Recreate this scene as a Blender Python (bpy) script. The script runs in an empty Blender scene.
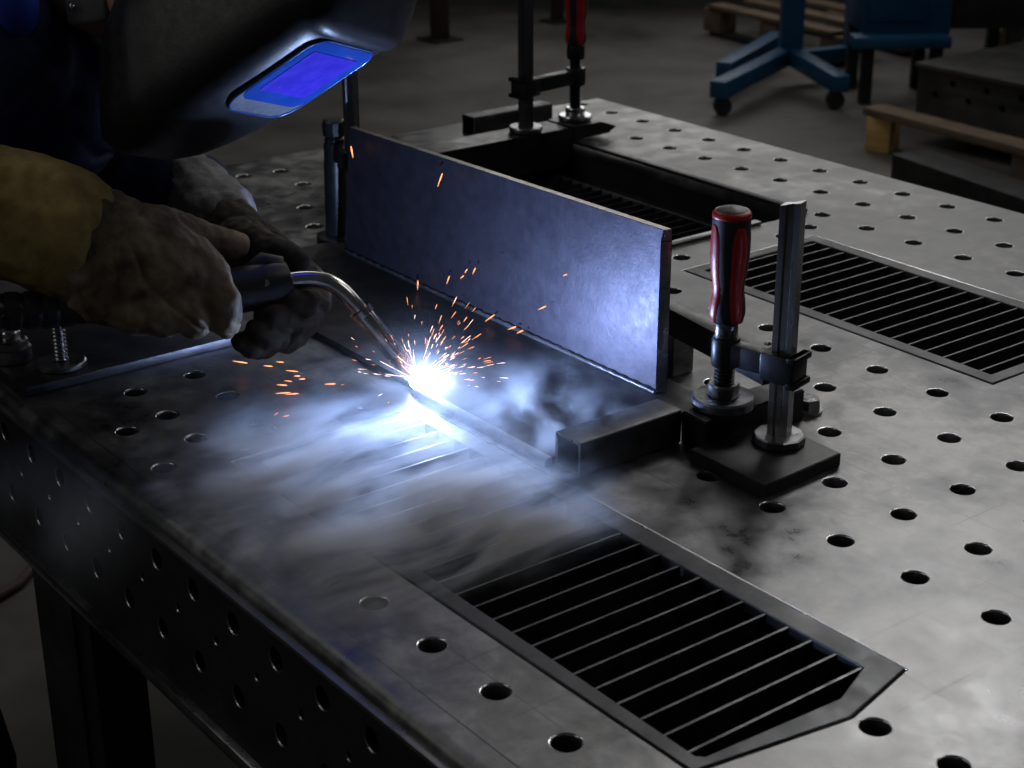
import bpy, bmesh, math, random
from mathutils import Vector, Matrix, noise as mnoise

# ------------------------------------------------------------------ scene, camera, world, lights
random.seed(7)
S = bpy.context.scene
COL = S.collection
Z0 = 0.85                      # height of the table top above the floor; coordinates below are measured from the top
CAM_R = ((0.6065, 0.7950, -0.0043), (-0.3012, 0.2348, 0.9242), (-0.7358, 0.5593, -0.3819))   # right, up, forward
CAM_C = Vector((1.4344, -1.6206, 0.826))
FPX = 1667.8
RV, UV, FV = (Vector(v).normalized() for v in CAM_R)

cd = bpy.data.cameras.new('camera')
cd.sensor_width = 36.0
cd.lens = FPX / 1024 * 36.0
cd.clip_start = 0.05
cd.dof.use_dof = True
cd.dof.focus_distance = 2.02
cd.dof.aperture_fstop = 9.0
cam = bpy.data.objects.new('camera', cd)
COL.objects.link(cam)
m = Matrix((RV, UV, -FV)).transposed().to_4x4()
m.translation = CAM_C + Vector((0, 0, Z0))
cam.matrix_world = m
S.camera = cam

S.view_settings.view_transform = 'Standard'
S.view_settings.look = 'None'
S.view_settings.gamma = 1.0
S.view_settings.use_curve_mapping = False
S.view_settings.exposure = 0.0
S.cycles.use_denoising = True
S.cycles.volume_step_rate = 0.35
S.cycles.volume_max_steps = 256
S.cycles.volume_bounces = 1
S.cycles.max_bounces = 6
S.cycles.sample_clamp_indirect = 3.0

W = bpy.data.worlds.new('workshop')
W.use_nodes = True
S.world = W
W.node_tree.nodes['Background'].inputs[0].default_value = (0.80, 0.88, 1.0, 1)
W.node_tree.nodes['Background'].inputs[1].default_value = 0.022


def area(name, loc, target, size, sizey, power, col):
    d = bpy.data.lights.new(name, 'AREA')
    d.shape = 'RECTANGLE'
    d.size, d.size_y, d.energy, d.color = size, sizey, power, col
    o = bpy.data.objects.new(name, d)
    COL.objects.link(o)
    o.location = Vector(loc) + Vector((0, 0, Z0))
    o.rotation_euler = (Vector(target) - Vector(loc)).to_track_quat('-Z', 'Y').to_euler()
    return o


area('window_light', (-1.3, 4.6, 2.3), (0.3, 0.0, 0.0), 3.4, 2.6, 25, (1.0, 0.985, 0.97))
area('tabletop_highlight', (-0.80, 1.40, 1.75), (0.68, -0.62, 0.0), 0.60, 0.50, 1.4, (1.0, 0.985, 0.97)).data.spread = math.radians(60)  # added overhead light, narrowed to put highlights on the near right tabletop
area('edge_highlight', (-1.9, -0.85, 2.3), (-1.5, -0.8, 0.0), 3.0, 0.2, 5.5, (0.95, 0.98, 1.0))  # added unseen strip light for the highlight along the front table edge
area('far_tabletop_fill', (-5.2, 4.9, 1.4), (-0.4, 0.3, 0.0), 2.8, 1.8, 26, (1.0, 0.985, 0.97))  # added unseen panel that brightens the far part of the tabletop
area('hall_light', (1.2, 1.4, 2.6), (0.4, -0.4, 0.0), 1.4, 1.0, 7, (1.0, 0.98, 0.95))
area('front_fill', (-1.0, -3.4, 1.7), (-0.2, -0.8, 0.0), 1.6, 1.2, 5.5, (1.0, 0.96, 0.90))  # added front fill for the side panel, table edge and gloves
area('hall_light_back', (-3.4, 2.0, 3.6), (-3.6, 3.6, -0.85), 2.0, 2.0, 18, (1.0, 0.95, 0.88))

ARC = Vector((-0.212, -0.522, 0.012))
ad = bpy.data.lights.new('arc_light', 'POINT')
ad.energy = 12.0
ad.color = (0.40, 0.56, 1.0)
ad.shadow_soft_size = 0.006
ao = bpy.data.objects.new('arc_light', ad)
COL.objects.link(ao)
ao.location = ARC + Vector((0.004, 0.008, 0.006 + Z0))


# ------------------------------------------------------------------ helpers
def at(u, v, d):
    """point seen at pixel (u, v), d metres along the view axis, in table coordinates"""
    return CAM_C + (RV * ((u - 512) / FPX) + UV * (-(v - 384) / FPX) + FV) * d


def on(u, v, z=0.0):
    d = RV * ((u - 512) / FPX) + UV * (-(v - 384) / FPX) + FV
    return CAM_C + d * ((z - CAM_C.z) / d.z)


class MB:
    def __init__(self):
        self.bm = bmesh.new()

    def box(self, c, s, rot=None, bev=0.0, seg=2):
        g = bmesh.ops.create_cube(self.bm, size=1.0)
        vs = g['verts']
        bmesh.ops.scale(self.bm, vec=s, verts=vs)
        if bev > 0:
            es = list({e for v in vs for e in v.link_edges})
            r = bmesh.ops.bevel(self.bm, geom=es, offset=bev, segments=seg, affect='EDGES', profile=0.5)
            vs = list({v for f in r['faces'] for v in f.verts} | {v for v in vs if v.is_valid})
            vs = self._island(vs)
        if rot is not None:
            bmesh.ops.rotate(self.bm, cent=(0, 0, 0), matrix=rot, verts=vs)
        bmesh.ops.translate(self.bm, vec=c, verts=vs)
        return self

    def _island(self, vs):
        seen = set(vs)
        st = list(vs)
        while st:
            v = st.pop()
            for e in v.link_edges:
                o = e.other_vert(v)
                if o not in seen:
                    seen.add(o)
                    st.append(o)
        return list(seen)

    def bx(self, x0, x1, y0, y1, z0, z1, bev=0.0):
        return self.box(((x0 + x1) / 2, (y0 + y1) / 2, (z0 + z1) / 2), (x1 - x0, y1 - y0, z1 - z0), None, bev)

    def beam(self, p0, p1, w, h, up=(0, 0, 1), bev=0.0):
        p0, p1 = Vector(p0), Vector(p1)
        d = (p1 - p0)
        x = d.normalized()
        y = Vector(up).cross(x).normalized()
        z = x.cross(y)
        return self.box((p0 + p1) / 2, (d.length, w, h), Matrix((x, y, z)).transposed(), bev)

    def tube(self, pts, rad, n=16, cap=True, ell=None, up=(0, 0, 1)):
        """swept round section along pts; rad a number or one per point"""
        pts = [Vector(p) for p in pts]
        if not hasattr(rad, '__len__'):
            rad = [rad] * len(pts)
        rings = []
        px = None
        for i, p in enumerate(pts):
            t = (pts[min(i + 1, len(pts) - 1)] - pts[max(i - 1, 0)]).normalized()
            if px is None:
                a = Vector(up) if abs(t.dot(Vector(up))) < 0.95 else Vector((1, 0, 0))
                px = (a - t * a.dot(t)).normalized()
            else:
                px = (px - t * px.dot(t)).normalized()
            py = t.cross(px)
            ex, ey = ell[i] if ell else (1, 1)
            rings.append([self.bm.verts.new(p + px * (math.cos(2 * math.pi * k / n) * rad[i] * ex) + py * (math.sin(2 * math.pi * k / n) * rad[i] * ey)) for k in range(n)])
        for a, b in zip(rings, rings[1:]):
            for k in range(n):
                self.bm.faces.new((a[k], a[(k + 1) % n], b[(k + 1) % n], b[k]))
        if cap:
            self.bm.faces.new(rings[0][::-1])
            self.bm.faces.new(rings[-1])
        return self

    def cyl(self, p0, p1, r0, r1=None, n=24):
        return self.tube([p0, p1], [r0, r0 if r1 is None else r1], n)

    def lathe(self, prof, loc=(0, 0, 0), axis=(0, 0, 1), n=28, wob=None):
        """prof: (radius, height) pairs, bottom to top"""
        loc = Vector(loc)
        q = Vector((0, 0, 1)).rotation_difference(Vector(axis))
        rings = []
        for r, h in prof:
            rings.append([self.bm.verts.new(loc + q @ Vector((math.cos(2 * math.pi * k / n) * r * (wob(k / n, h) if wob else 1), math.sin(2 * math.pi * k / n) * r * (wob(k / n, h) if wob else 1), h))) for k in range(n)])
        for a, b in zip(rings, rings[1:]):
            for k in range(n):
                self.bm.faces.new((a[k], a[(k + 1) % n], b[(k + 1) % n], b[k]))
        self.bm.faces.new(rings[0][::-1])
        self.bm.faces.new(rings[-1])
        return self

    def prism(self, poly, z0, z1, bev=0.0):
        a = [self.bm.verts.new((x, y, z0)) for x, y in poly]
        b = [self.bm.verts.new((x, y, z1)) for x, y in poly]
        n = len(poly)
        self.bm.faces.new(a[::-1])
        top = self.bm.faces.new(b)
        for k in range(n):
            self.bm.faces.new((a[k], a[(k + 1) % n], b[(k + 1) % n], b[k]))
        if bev > 0:
            bmesh.ops.bevel(self.bm, geom=list(top.edges), offset=bev, segments=2, affect='EDGES')
        return self

    def extr(self, poly, p0, ax, ay, az, length):
        """polygon in the (ax, ay) plane at p0, swept along az"""
        p0, ax, ay, az = Vector(p0), Vector(ax), Vector(ay), Vector(az)
        a = [self.bm.verts.new(p0 + ax * x + ay * y) for x, y in poly]
        b = [self.bm.verts.new(p0 + ax * x + ay * y + az * length) for x, y in poly]
        n = len(poly)
        self.bm.faces.new(a[::-1])
        self.bm.faces.new(b)
        for k in range(n):
            self.bm.faces.new((a[k], a[(k + 1) % n], b[(k + 1) % n], b[k]))
        return self

    def sph(self, c, r, sub=2):
        g = bmesh.ops.create_icosphere(self.bm, subdivisions=sub, radius=1.0)
        r = Vector((r, r, r)) if not hasattr(r, '__len__') else Vector(r)
        bmesh.ops.scale(self.bm, vec=r, verts=g['verts'])
        bmesh.ops.translate(self.bm, vec=c, verts=g['verts'])
        return self


def origin_of(o):
    p = Vector((0, 0, 0))
    while o is not None:
        p += o.location
        o = o.parent
    return p


def obj(name, mb, mat, parent=None, smooth=40):
    """link the built mesh (table coordinates) as one object"""
    bm = mb.bm if isinstance(mb, MB) else mb
    bmesh.ops.recalc_face_normals(bm, faces=bm.faces)
    me = bpy.data.meshes.new(name)
    bm.to_mesh(me)
    bm.free()
    return link(name, me, mat, parent, smooth)


def link(name, me, mat, parent=None, smooth=40):
    o = bpy.data.objects.new(name, me)
    COL.objects.link(o)
    if parent is None:
        xs = [v.co for v in me.vertices]
        b = Vector(((min(c.x for c in xs) + max(c.x for c in xs)) / 2, (min(c.y for c in xs) + max(c.y for c in xs)) / 2, min(c.z for c in xs)))
        me.transform(Matrix.Translation(-b))
        o.location = b + Vector((0, 0, Z0))
    else:
        me.transform(Matrix.Translation(Vector((0, 0, Z0)) - origin_of(parent)))
        o.parent = parent
    for mt in (mat if isinstance(mat, (list, tuple)) else [mat]):
        me.materials.append(mt)
    if smooth:
        for p in me.polygons:
            p.use_smooth = True
        try:
            me.set_sharp_from_angle(angle=math.radians(smooth))
        except Exception:
            pass
    return o


def tag(o, label, cat, group=None, kind=None):
    if label:
        o['label'] = label
    if cat:
        o['category'] = cat
    if group:
        o['group'] = group
    if kind:
        o['kind'] = kind
    return o


def thing(name, label, cat, loc, group=None):
    o = bpy.data.objects.new(name, None)
    o.empty_display_size = 0.02
    COL.objects.link(o)
    o.location = Vector(loc) + Vector((0, 0, Z0))
    return tag(o, label, cat, group)


def fill_curve(outer, holes, depth, bev=0.0, ztop=0.0, rim=0):
    """flat plate with holes as a bmesh: 2D curve fill, extruded"""
    cu = bpy.data.curves.new('plate', 'CURVE')
    cu.dimensions = '2D'
    cu.fill_mode = 'BOTH'
    cu.extrude = depth / 2 - bev
    cu.bevel_depth = bev
    cu.bevel_resolution = 1
    cu.offset = -bev
    for loop in [outer] + holes:
        sp = cu.splines.new('POLY')
        sp.points.add(len(loop) - 1)
        for p, (x, y) in zip(sp.points, loop):
            p.co = (x, y, 0, 1)
        sp.use_cyclic_u = True
    o = bpy.data.objects.new('plate', cu)
    COL.objects.link(o)
    dg = bpy.context.evaluated_depsgraph_get()
    me = bpy.data.meshes.new_from_object(o.evaluated_get(dg))
    bpy.data.objects.remove(o)
    bpy.data.curves.remove(cu)
    bm = bmesh.new()
    bm.from_mesh(me)
    bpy.data.meshes.remove(me)
    bmesh.ops.remove_doubles(bm, verts=bm.verts, dist=1e-5)
    bmesh.ops.translate(bm, vec=(0, 0, ztop - depth / 2), verts=bm.verts)
    bm.normal_update()
    for f in bm.faces:
        if f.normal.z > 0.15 and f.normal.z < 0.95:
            f.material_index = rim
    return bm


def circle(x, y, r, n=28):
    a = random.random()
    return [(x + r * math.cos(2 * math.pi * k / n + a), y + r * math.sin(2 * math.pi * k / n + a)) for k in range(n)]


def rect(x0, x1, y0, y1):
    return [(x0, y0), (x1, y0), (x1, y1), (x0, y1)]


# ------------------------------------------------------------------ materials
class NT:
    """small helper to write shader maths"""
    def __init__(self, mat):
        self.t = mat.node_tree
        self.n = self.t.nodes
        self.l = self.t.links

    def node(self, kind, **kw):
        n = self.n.new(kind)
        for k, v in kw.items():
            setattr(n, k, v)
        return n

    def set(self, sock, v):
        if hasattr(v, 'node') or isinstance(v, bpy.types.NodeSocket):
            self.l.new(v, sock)
        else:
            sock.default_value = v

    def math(self, op, a, b=0.0, c=0.0, clamp=False):
        n = self.node('ShaderNodeMath', operation=op, use_clamp=clamp)
        for s, v in zip(n.inputs, (a, b, c)):
            self.set(s, v)
        return n.outputs[0]

    def step(self, x, a, b):
        n = self.node('ShaderNodeMapRange', interpolation_type='SMOOTHSTEP')
        self.set(n.inputs[0], x)
        self.set(n.inputs[1], a)
        self.set(n.inputs[2], b)
        return n.outputs[0]

    def noise(self, vec, scale, detail=4.0, rough=0.55, dist=0.0):
        n = self.node('ShaderNodeTexNoise')
        self.l.new(vec, n.inputs['Vector'])
        n.inputs['Scale'].default_value = scale
        n.inputs['Detail'].default_value = detail
        n.inputs['Roughness'].default_value = rough
        n.inputs['Distortion'].default_value = dist
        return n.outputs['Fac']

    def mapping(self, vec, scale=(1, 1, 1), loc=(0, 0, 0), rot=(0, 0, 0)):
        n = self.node('ShaderNodeMapping')
        self.l.new(vec, n.inputs[0])
        n.inputs[1].default_value = loc
        n.inputs[2].default_value = rot
        n.inputs[3].default_value = scale
        return n.outputs[0]

    def ramp(self, fac, stops):
        n = self.node('ShaderNodeValToRGB')
        el = n.color_ramp.elements
        while len(el) < len(stops):
            el.new(0.5)
        for e, (p, c) in zip(el, stops):
            e.position = p
            e.color = (*c, 1) if len(c) == 3 else c
        self.set(n.inputs[0], fac)
        return n.outputs[0]


MATS = {}


def surf(name, c0, c1, metal=0.0, r0=0.4, r1=0.6, scale=12.0, bump=0.0, bscale=60.0, stretch=(1, 1, 1), spec=0.5, lo=0.35, hi=0.65, coat=0.0):
    mt = bpy.data.materials.new(name)
    mt.use_nodes = True
    t = NT(mt)
    b = t.n['Principled BSDF']
    tc = t.node('ShaderNodeTexCoord').outputs['Object']
    v = t.mapping(tc, stretch)
    f = t.noise(v, scale, 6.0, 0.6)
    t.l.new(t.ramp(f, [(lo, c0), (hi, c1)]), b.inputs['Base Color'])
    f2 = t.noise(v, scale * 2.3, 5.0, 0.6)
    mr = t.node('ShaderNodeMapRange')
    t.l.new(f2, mr.inputs[0])
    mr.inputs[1].default_value, mr.inputs[2].default_value = 0.3, 0.7
    mr.inputs[3].default_value, mr.inputs[4].default_value = r0, r1
    t.l.new(mr.outputs[0], b.inputs['Roughness'])
    b.inputs['Metallic'].default_value = metal
    b.inputs['Specular IOR Level'].default_value = spec
    b.inputs['Coat Weight'].default_value = coat
    if bump:
        bn = t.node('ShaderNodeBump')
        bn.inputs['Strength'].default_value = bump
        bn.inputs['Distance'].default_value = 0.002
        t.l.new(t.noise(v, bscale, 5.0, 0.6), bn.inputs['Height'])
        t.l.new(bn.outputs[0], b.inputs['Normal'])
    MATS[name] = mt
    return mt


def emit(name, col, strength):
    mt = bpy.data.materials.new(name)
    mt.use_nodes = True
    t = NT(mt)
    t.n.remove(t.n['Principled BSDF'])
    e = t.node('ShaderNodeEmission')
    e.inputs[0].default_value = (*col, 1)
    e.inputs[1].default_value = strength
    t.l.new(e.outputs[0], t.n['Material Output'].inputs[0])
    return mt


def table_steel():
    mt = bpy.data.materials.new('ground_table_steel')
    mt.use_nodes = True
    t = NT(mt)
    b = t.n['Principled BSDF']
    tc = t.node('ShaderNodeTexCoord').outputs['Object']
    big = t.noise(tc, 3.2, 6.0, 0.6, 0.6)
    fine = t.noise(tc, 26.0, 6.0, 0.65, 0.3)
    grit = t.noise(tc, 210.0, 3.0, 0.6)
    mix = t.math('ADD', t.math('MULTIPLY', big, 0.55), t.math('MULTIPLY', fine, 0.45))
    colr = t.ramp(mix, [(0.36, (0.07, 0.07, 0.072)), (0.5, (0.165, 0.165, 0.167)), (0.64, (0.33, 0.327, 0.322))])
    # scratches: stretched noise in two directions
    s1 = t.noise(t.mapping(tc, (1.0, 60.0, 1.0), rot=(0, 0, 0.12)), 5.0, 2.0, 0.5)
    s2 = t.noise(t.mapping(tc, (60.0, 1.0, 1.0), rot=(0, 0, 0.2)), 5.0, 2.0, 0.5)
    sc = t.math('MAXIMUM', t.step(s1, 0.70, 0.78), t.step(s2, 0.70, 0.78))
    # scribed grid, worn away in places
    xyz = t.node('ShaderNodeSeparateXYZ')
    t.l.new(tc, xyz.inputs[0])
    worn = t.step(t.noise(tc, 9.0, 3.0, 0.6), 0.44, 0.56)
    for ax in (0, 1):
        fr = t.math('ABSOLUTE', t.math('SUBTRACT', t.math('FRACT', t.math('ADD', t.math('MULTIPLY', xyz.outputs[ax], 10.0), 40.0)), 0.5))
        ln = t.math('MULTIPLY', t.math('LESS_THAN', fr, 0.009), worn)
        sc = t.math('MAXIMUM', sc, t.math('MULTIPLY', ln, 1.4))
    mx = t.node('ShaderNodeMix', data_type='RGBA')
    t.l.new(t.math('MULTIPLY', sc, 0.4), mx.inputs[0])
    t.l.new(colr, mx.inputs[6])
    mx.inputs[7].default_value = (0.10, 0.10, 0.10, 1)
    t.l.new(mx.outputs[2], b.inputs['Base Color'])
    b.inputs['Metallic'].default_value = 0.85
    r = t.math('ADD', t.math('MULTIPLY', big, 0.55), t.math('MULTIPLY', fine, 0.50))
    t.l.new(t.math('MAXIMUM', t.math('SUBTRACT', r, 0.13), 0.24), b.inputs['Roughness'])
    bn = t.node('ShaderNodeBump')
    bn.inputs['Strength'].default_value = 0.16
    bn.inputs['Distance'].default_value = 0.0015
    bw = t.node('ShaderNodeBump')
    bw.inputs['Strength'].default_value = 0.5
    bw.inputs['Distance'].default_value = 0.012
    t.l.new(t.noise(tc, 4.5, 2.0, 0.5), bw.inputs['Height'])
    t.l.new(bw.outputs[0], bn.inputs['Normal'])
    t.l.new(t.math('ADD', t.math('MULTIPLY', fine, 0.8), t.math('MULTIPLY', grit, 0.3)), bn.inputs['Height'])
    t.l.new(bn.outputs[0], b.inputs['Normal'])
    return mt


M_TABLE = table_steel()
M_SIDE = surf('black_oxide_steel', (0.022, 0.022, 0.024), (0.05, 0.05, 0.053), 0.6, 0.34, 0.55, 9.0, 0.15, 70)
M_EDGE = surf('worn_edge_steel', (0.15, 0.15, 0.155), (0.25, 0.25, 0.255), 0.85, 0.26, 0.40, 20.0, 0.1, 90)
M_RIM = surf('grate_frame_steel', (0.045, 0.047, 0.05), (0.085, 0.085, 0.09), 0.8, 0.36, 0.52, 14.0, 0.15, 90)
M_SLAT = surf('grate_slat_steel', (0.05, 0.05, 0.055), (0.12, 0.12, 0.125), 0.85, 0.3, 0.5, 30.0)
M_WELL = surf('dark_well', (0.006, 0.006, 0.007), (0.014, 0.014, 0.015), 0.1, 0.7, 0.9, 10.0)  # even near-black for the wells and the bottom pan
M_PLATE = surf('hot_rolled_plate', (0.044, 0.042, 0.056), (0.068, 0.064, 0.083), 0.75, 0.46, 0.56, 42.0, 0.18, 160, lo=0.3, hi=0.7)  # bluish tint in the base colour adds to the arc's blue light
M_BASEPL = surf('dark_mill_scale', (0.05, 0.05, 0.055), (0.11, 0.105, 0.11), 0.75, 0.36, 0.55, 16.0, 0.15, 120)
M_CUT = surf('ground_cut_edge', (0.30, 0.28, 0.26), (0.50, 0.47, 0.44), 0.95, 0.25, 0.4, 60.0)
M_TUBE = surf('square_tube_steel', (0.06, 0.06, 0.063), (0.13, 0.13, 0.135), 0.75, 0.32, 0.5, 22.0, 0.12, 120)
M_BLACK = surf('black_painted_steel', (0.010, 0.010, 0.011), (0.022, 0.022, 0.024), 0.3, 0.3, 0.48, 16.0, 0.08, 80)
M_CHROME = surf('polished_steel', (0.50, 0.50, 0.51), (0.62, 0.62, 0.63), 1.0, 0.16, 0.28, 30.0)
M_ROD = surf('drawn_steel_rod', (0.22, 0.22, 0.23), (0.34, 0.34, 0.35), 1.0, 0.2, 0.34, 20.0, 0, 60, (1, 1, 0.1))
M_DISC = surf('turned_steel_disc', (0.20, 0.20, 0.205), (0.34, 0.34, 0.345), 1.0, 0.25, 0.38, 40.0)
M_RED = surf('red_handle_plastic', (0.40, 0.012, 0.014), (0.52, 0.02, 0.02), 0.0, 0.32, 0.42, 30.0, 0.05, 200)
M_RUBBER = surf('black_handle_rubber', (0.012, 0.012, 0.012), (0.022, 0.022, 0.022), 0.0, 0.45, 0.6, 30.0, 0.1, 200)
M_TORCH = surf('torch_handle_plastic', (0.012, 0.012, 0.013), (0.024, 0.024, 0.026), 0.0, 0.32, 0.45, 30.0, 0.05, 150)
M_NECK = surf('heat_tinted_chrome', (0.50, 0.47, 0.45), (0.72, 0.70, 0.69), 1.0, 0.12, 0.24, 30.0)
M_COPPER = surf('copper_nozzle', (0.55, 0.30, 0.18), (0.75, 0.46, 0.30), 1.0, 0.2, 0.34, 40.0)
M_HELMET = surf('helmet_shell_plastic', (0.006, 0.006, 0.007), (0.012, 0.012, 0.014), 0.0, 0.34, 0.46, 40.0, 0.10, 220, spec=0.4)
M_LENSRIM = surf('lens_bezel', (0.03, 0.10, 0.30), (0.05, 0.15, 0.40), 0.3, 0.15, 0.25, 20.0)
M_LENS = surf('arc_tinted_lens', (0.02, 0.10, 0.55), (0.03, 0.14, 0.70), 0.35, 0.12, 0.2, 20.0, coat=0.6)  # saturated blue base stands in for the arc's reflection on the lens
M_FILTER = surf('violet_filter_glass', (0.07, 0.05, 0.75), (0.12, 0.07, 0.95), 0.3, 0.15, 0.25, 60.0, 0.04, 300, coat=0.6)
M_LIP = surf('grey_recess_lip', (0.07, 0.08, 0.10), (0.13, 0.14, 0.17), 0.1, 0.4, 0.55, 120.0)
M_GLOVE = surf('brown_glove_leather', (0.062, 0.047, 0.029), (0.26, 0.195, 0.125), 0.0, 0.7, 0.88, 22.0, 0.5, 130, spec=0.25)
M_CUFF = surf('yellow_gauntlet_leather', (0.20, 0.14, 0.045), (0.44, 0.32, 0.12), 0.0, 0.7, 0.88, 16.0, 0.5, 130, spec=0.25)
M_GLOVE2 = surf('scorched_glove_leather', (0.022, 0.019, 0.016), (0.075, 0.060, 0.045), 0.0, 0.7, 0.88, 26.0, 0.5, 130, spec=0.2)
M_GREYCUFF = surf('grey_cuff_cloth', (0.17, 0.17, 0.175), (0.28, 0.28, 0.285), 0.0, 0.75, 0.9, 40.0, 0.4, 300, spec=0.2)
M_JACKET = surf('navy_work_jacket', (0.010, 0.014, 0.045), (0.022, 0.032, 0.085), 0.0, 0.75, 0.9, 18.0, 0.4, 300, spec=0.25)
M_BLUEJ = surf('royal_blue_panel', (0.012, 0.04, 0.32), (0.02, 0.06, 0.45), 0.0, 0.7, 0.85, 18.0, 0.4, 300, spec=0.25)
M_TROUSER = surf('navy_trousers', (0.008, 0.010, 0.024), (0.016, 0.020, 0.045), 0.0, 0.8, 0.95, 20.0, 0.3, 300, spec=0.2)
M_STRAP = surf('grey_leather_strap', (0.12, 0.12, 0.125), (0.2, 0.2, 0.205), 0.0, 0.5, 0.65, 30.0, 0.2, 200)
M_SKIN = surf('skin', (0.42, 0.25, 0.18), (0.50, 0.31, 0.23), 0.0, 0.5, 0.6, 20.0)
M_BOOT = surf('black_boot_leather', (0.012, 0.011, 0.010), (0.022, 0.02, 0.018), 0.0, 0.45, 0.6, 20.0)
M_BLUE = surf('blue_machine_paint', (0.003, 0.055, 0.130), (0.005, 0.078, 0.175), 0.1, 0.4, 0.55, 8.0, 0.1, 60)
M_WOOD = surf('pallet_timber', (0.11, 0.08, 0.055), (0.20, 0.14, 0.09), 0.0, 0.75, 0.9, 9.0, 0.3, 60, (1, 1, 6))
M_YWOOD = surf('yellow_timber', (0.58, 0.36, 0.11), (0.76, 0.50, 0.18), 0.0, 0.75, 0.9, 9.0, 0.3, 60, (1, 1, 5))
M_SLAB = surf('grey_cast_slab', (0.06, 0.058, 0.057), (0.12, 0.116, 0.113), 0.5, 0.5, 0.7, 6.0, 0.2, 60)
M_DARKB = surf('dark_beam_steel', (0.018, 0.018, 0.018), (0.04, 0.039, 0.038), 0.4, 0.5, 0.7, 10.0, 0.1, 60)
M_RUST = surf('rust_brown_post', (0.022, 0.012, 0.009), (0.042, 0.022, 0.016), 0.1, 0.6, 0.8, 10.0)
M_HOSE = surf('brown_rubber_hose', (0.05, 0.03, 0.02), (0.08, 0.05, 0.035), 0.0, 0.6, 0.75, 10.0)
M_FLOOR = surf('stained_concrete', (0.042, 0.038, 0.034), (0.17, 0.160, 0.148), 0.0, 0.45, 0.75, 1.4, 0.35, 22, lo=0.3, hi=0.72)
M_ARC = emit('arc_plasma', (0.74, 0.84, 1.0), 45.0)
M_SPARK = emit('orange_spark', (1.0, 0.34, 0.13), 2.6)
M_SPARKW = emit('white_hot_spark', (1.0, 0.68, 0.62), 3.0)
M_BEAD = surf('weld_bead_steel', (0.24, 0.25, 0.28), (0.36, 0.37, 0.40), 0.9, 0.28, 0.42, 60.0, 0.12, 160)

# ------------------------------------------------------------------ floor
FZ = -Z0
fl = MB().bx(-13, 6, -6, 13, FZ - 0.1, FZ)
tag(obj('floor', fl, M_FLOOR, smooth=0), None, None, kind='structure')

wm = surf('dark_hall_wall', (0.05, 0.05, 0.052), (0.09, 0.09, 0.092), 0.0, 0.8, 0.95, 1.2)
tag(obj('wall_back', MB().bx(-13, 6, 12.9, 13.1, FZ, FZ + 5.0), wm, smooth=0), None, None, kind='structure')
tag(obj('wall_left', MB().bx(-13.2, -13, -6, 13.1, FZ, FZ + 5.0), wm, smooth=0), None, None, kind='structure')

# ------------------------------------------------------------------ welding table
table = thing('welding_table', 'large perforated steel welding table with round holes and a dark side panel', 'table', (-0.1, -0.1, FZ))
X0, X1, Y0, Y1 = -1.36, 1.05, -0.915, 0.745
SIDE_Y = -0.95
G1 = (-0.17, 0.632, -0.812, -0.542)
G2 = (-0.362, 0.226, 0.078, 0.372)
G3 = (-1.16, -0.462, 0.09, 0.448)
G4 = (-1.34, -1.075, -0.52, -0.245)
wells = [G1, G2, G3, G4]
HR = 0.0135
hol = []
for i in range(-3, 11):
    for j in range(-4, 1):
        hol.append((i * 0.1, j * 0.1))
for k in range(0, 9):
    hol.append((0.208 + 0.1 * k, -0.860))
for x, y in ((-0.433, -0.809), (-0.34, -0.81), (-0.255, -0.814), (-0.326, -0.871), (-0.204, -0.883), (-0.439, -0.721), (-0.35, -0.721), (-0.53, -0.72), (0.731, -0.625), (0.653, -0.634), (0.83, -0.62), (0.93, -0.62)):
    hol.append((x, y))
for i in range(-10, 14):
    hol.append((-0.435 + 0.1 * i, 0.678))
    hol.append((-0.435 + 0.1 * i, 0.573))
for i in range(0, 14):
    hol.append((-0.435 + 0.1 * i, 0.470))
for x, y in ((-1.27, -0.19), (-1.258, -0.118), (-1.154, -0.131), (-1.022, -0.205), (-0.916, -0.251), (-1.15, -0.02), (-1.05, -0.05), (-0.94, -0.10), (-1.24, 0.05), (-0.84, -0.15), (-0.74, -0.15), (-0.64, -0.15), (-0.40, 0.40), (-0.39, 0.33), (-0.41, 0.245), (-0.41, 0.12), (0.30, 0.1), (0.4, 0.1), (0.5, 0.1), (0.3, 0.2), (0.4, 0.2), (0.5, 0.2), (0.3, 0.3), (0.4, 0.3), (0.5, 0.3)):
    hol.append((x, y))
keep = []
for x, y in hol:
    if not (X0 + 0.02 < x < X1 - 0.02 and Y0 + 0.02 < y < Y1 - 0.02):
        continue
    if any(w[0] - 0.02 < x < w[1] + 0.02 and w[2] - 0.02 < y < w[3] + 0.02 for w in wells):
        continue
    if any((x - a) ** 2 + (y - b) ** 2 < 0.045 ** 2 for a, b in keep):
        continue
    keep.append((x, y))
G1P = [(-0.17, -0.812), (0.606, -0.805), (0.632, -0.64), (0.609, -0.540), (-0.17, -0.545)]
cut = [G1P] + [rect(*w) for w in wells[1:]]
bm = fill_curve(rect(X0, X1, Y0, Y1), [circle(x, y, HR) for x, y in keep] + cut, 0.022, 0.0016, 0.0, 1)
for f in bm.faces:
    if f.calc_center_median().y < Y0 + 0.004:
        f.material_index = 0
obj('tabletop', bm, [M_TABLE, M_CHROME], table, 0)
# rounded front edge
prof = [(Y0, 0.0)] + [(Y0 - 0.018 - 0.014 * math.sin(a), -0.013 + 0.013 * math.cos(a)) for a in [math.pi / 2 * k / 8 for k in range(0, 9)]] + [(SIDE_Y + 0.003, -0.022), (Y0, -0.022)]
obj('front_edge', MB().extr(prof, (X0, 0, 0), (0, 1, 0), (0, 0, 1), (1, 0, 0), X1 - X0), M_TABLE, table, 50)
# side panel with two staggered rows of holes and small ones between
bm = bmesh.new()


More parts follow.
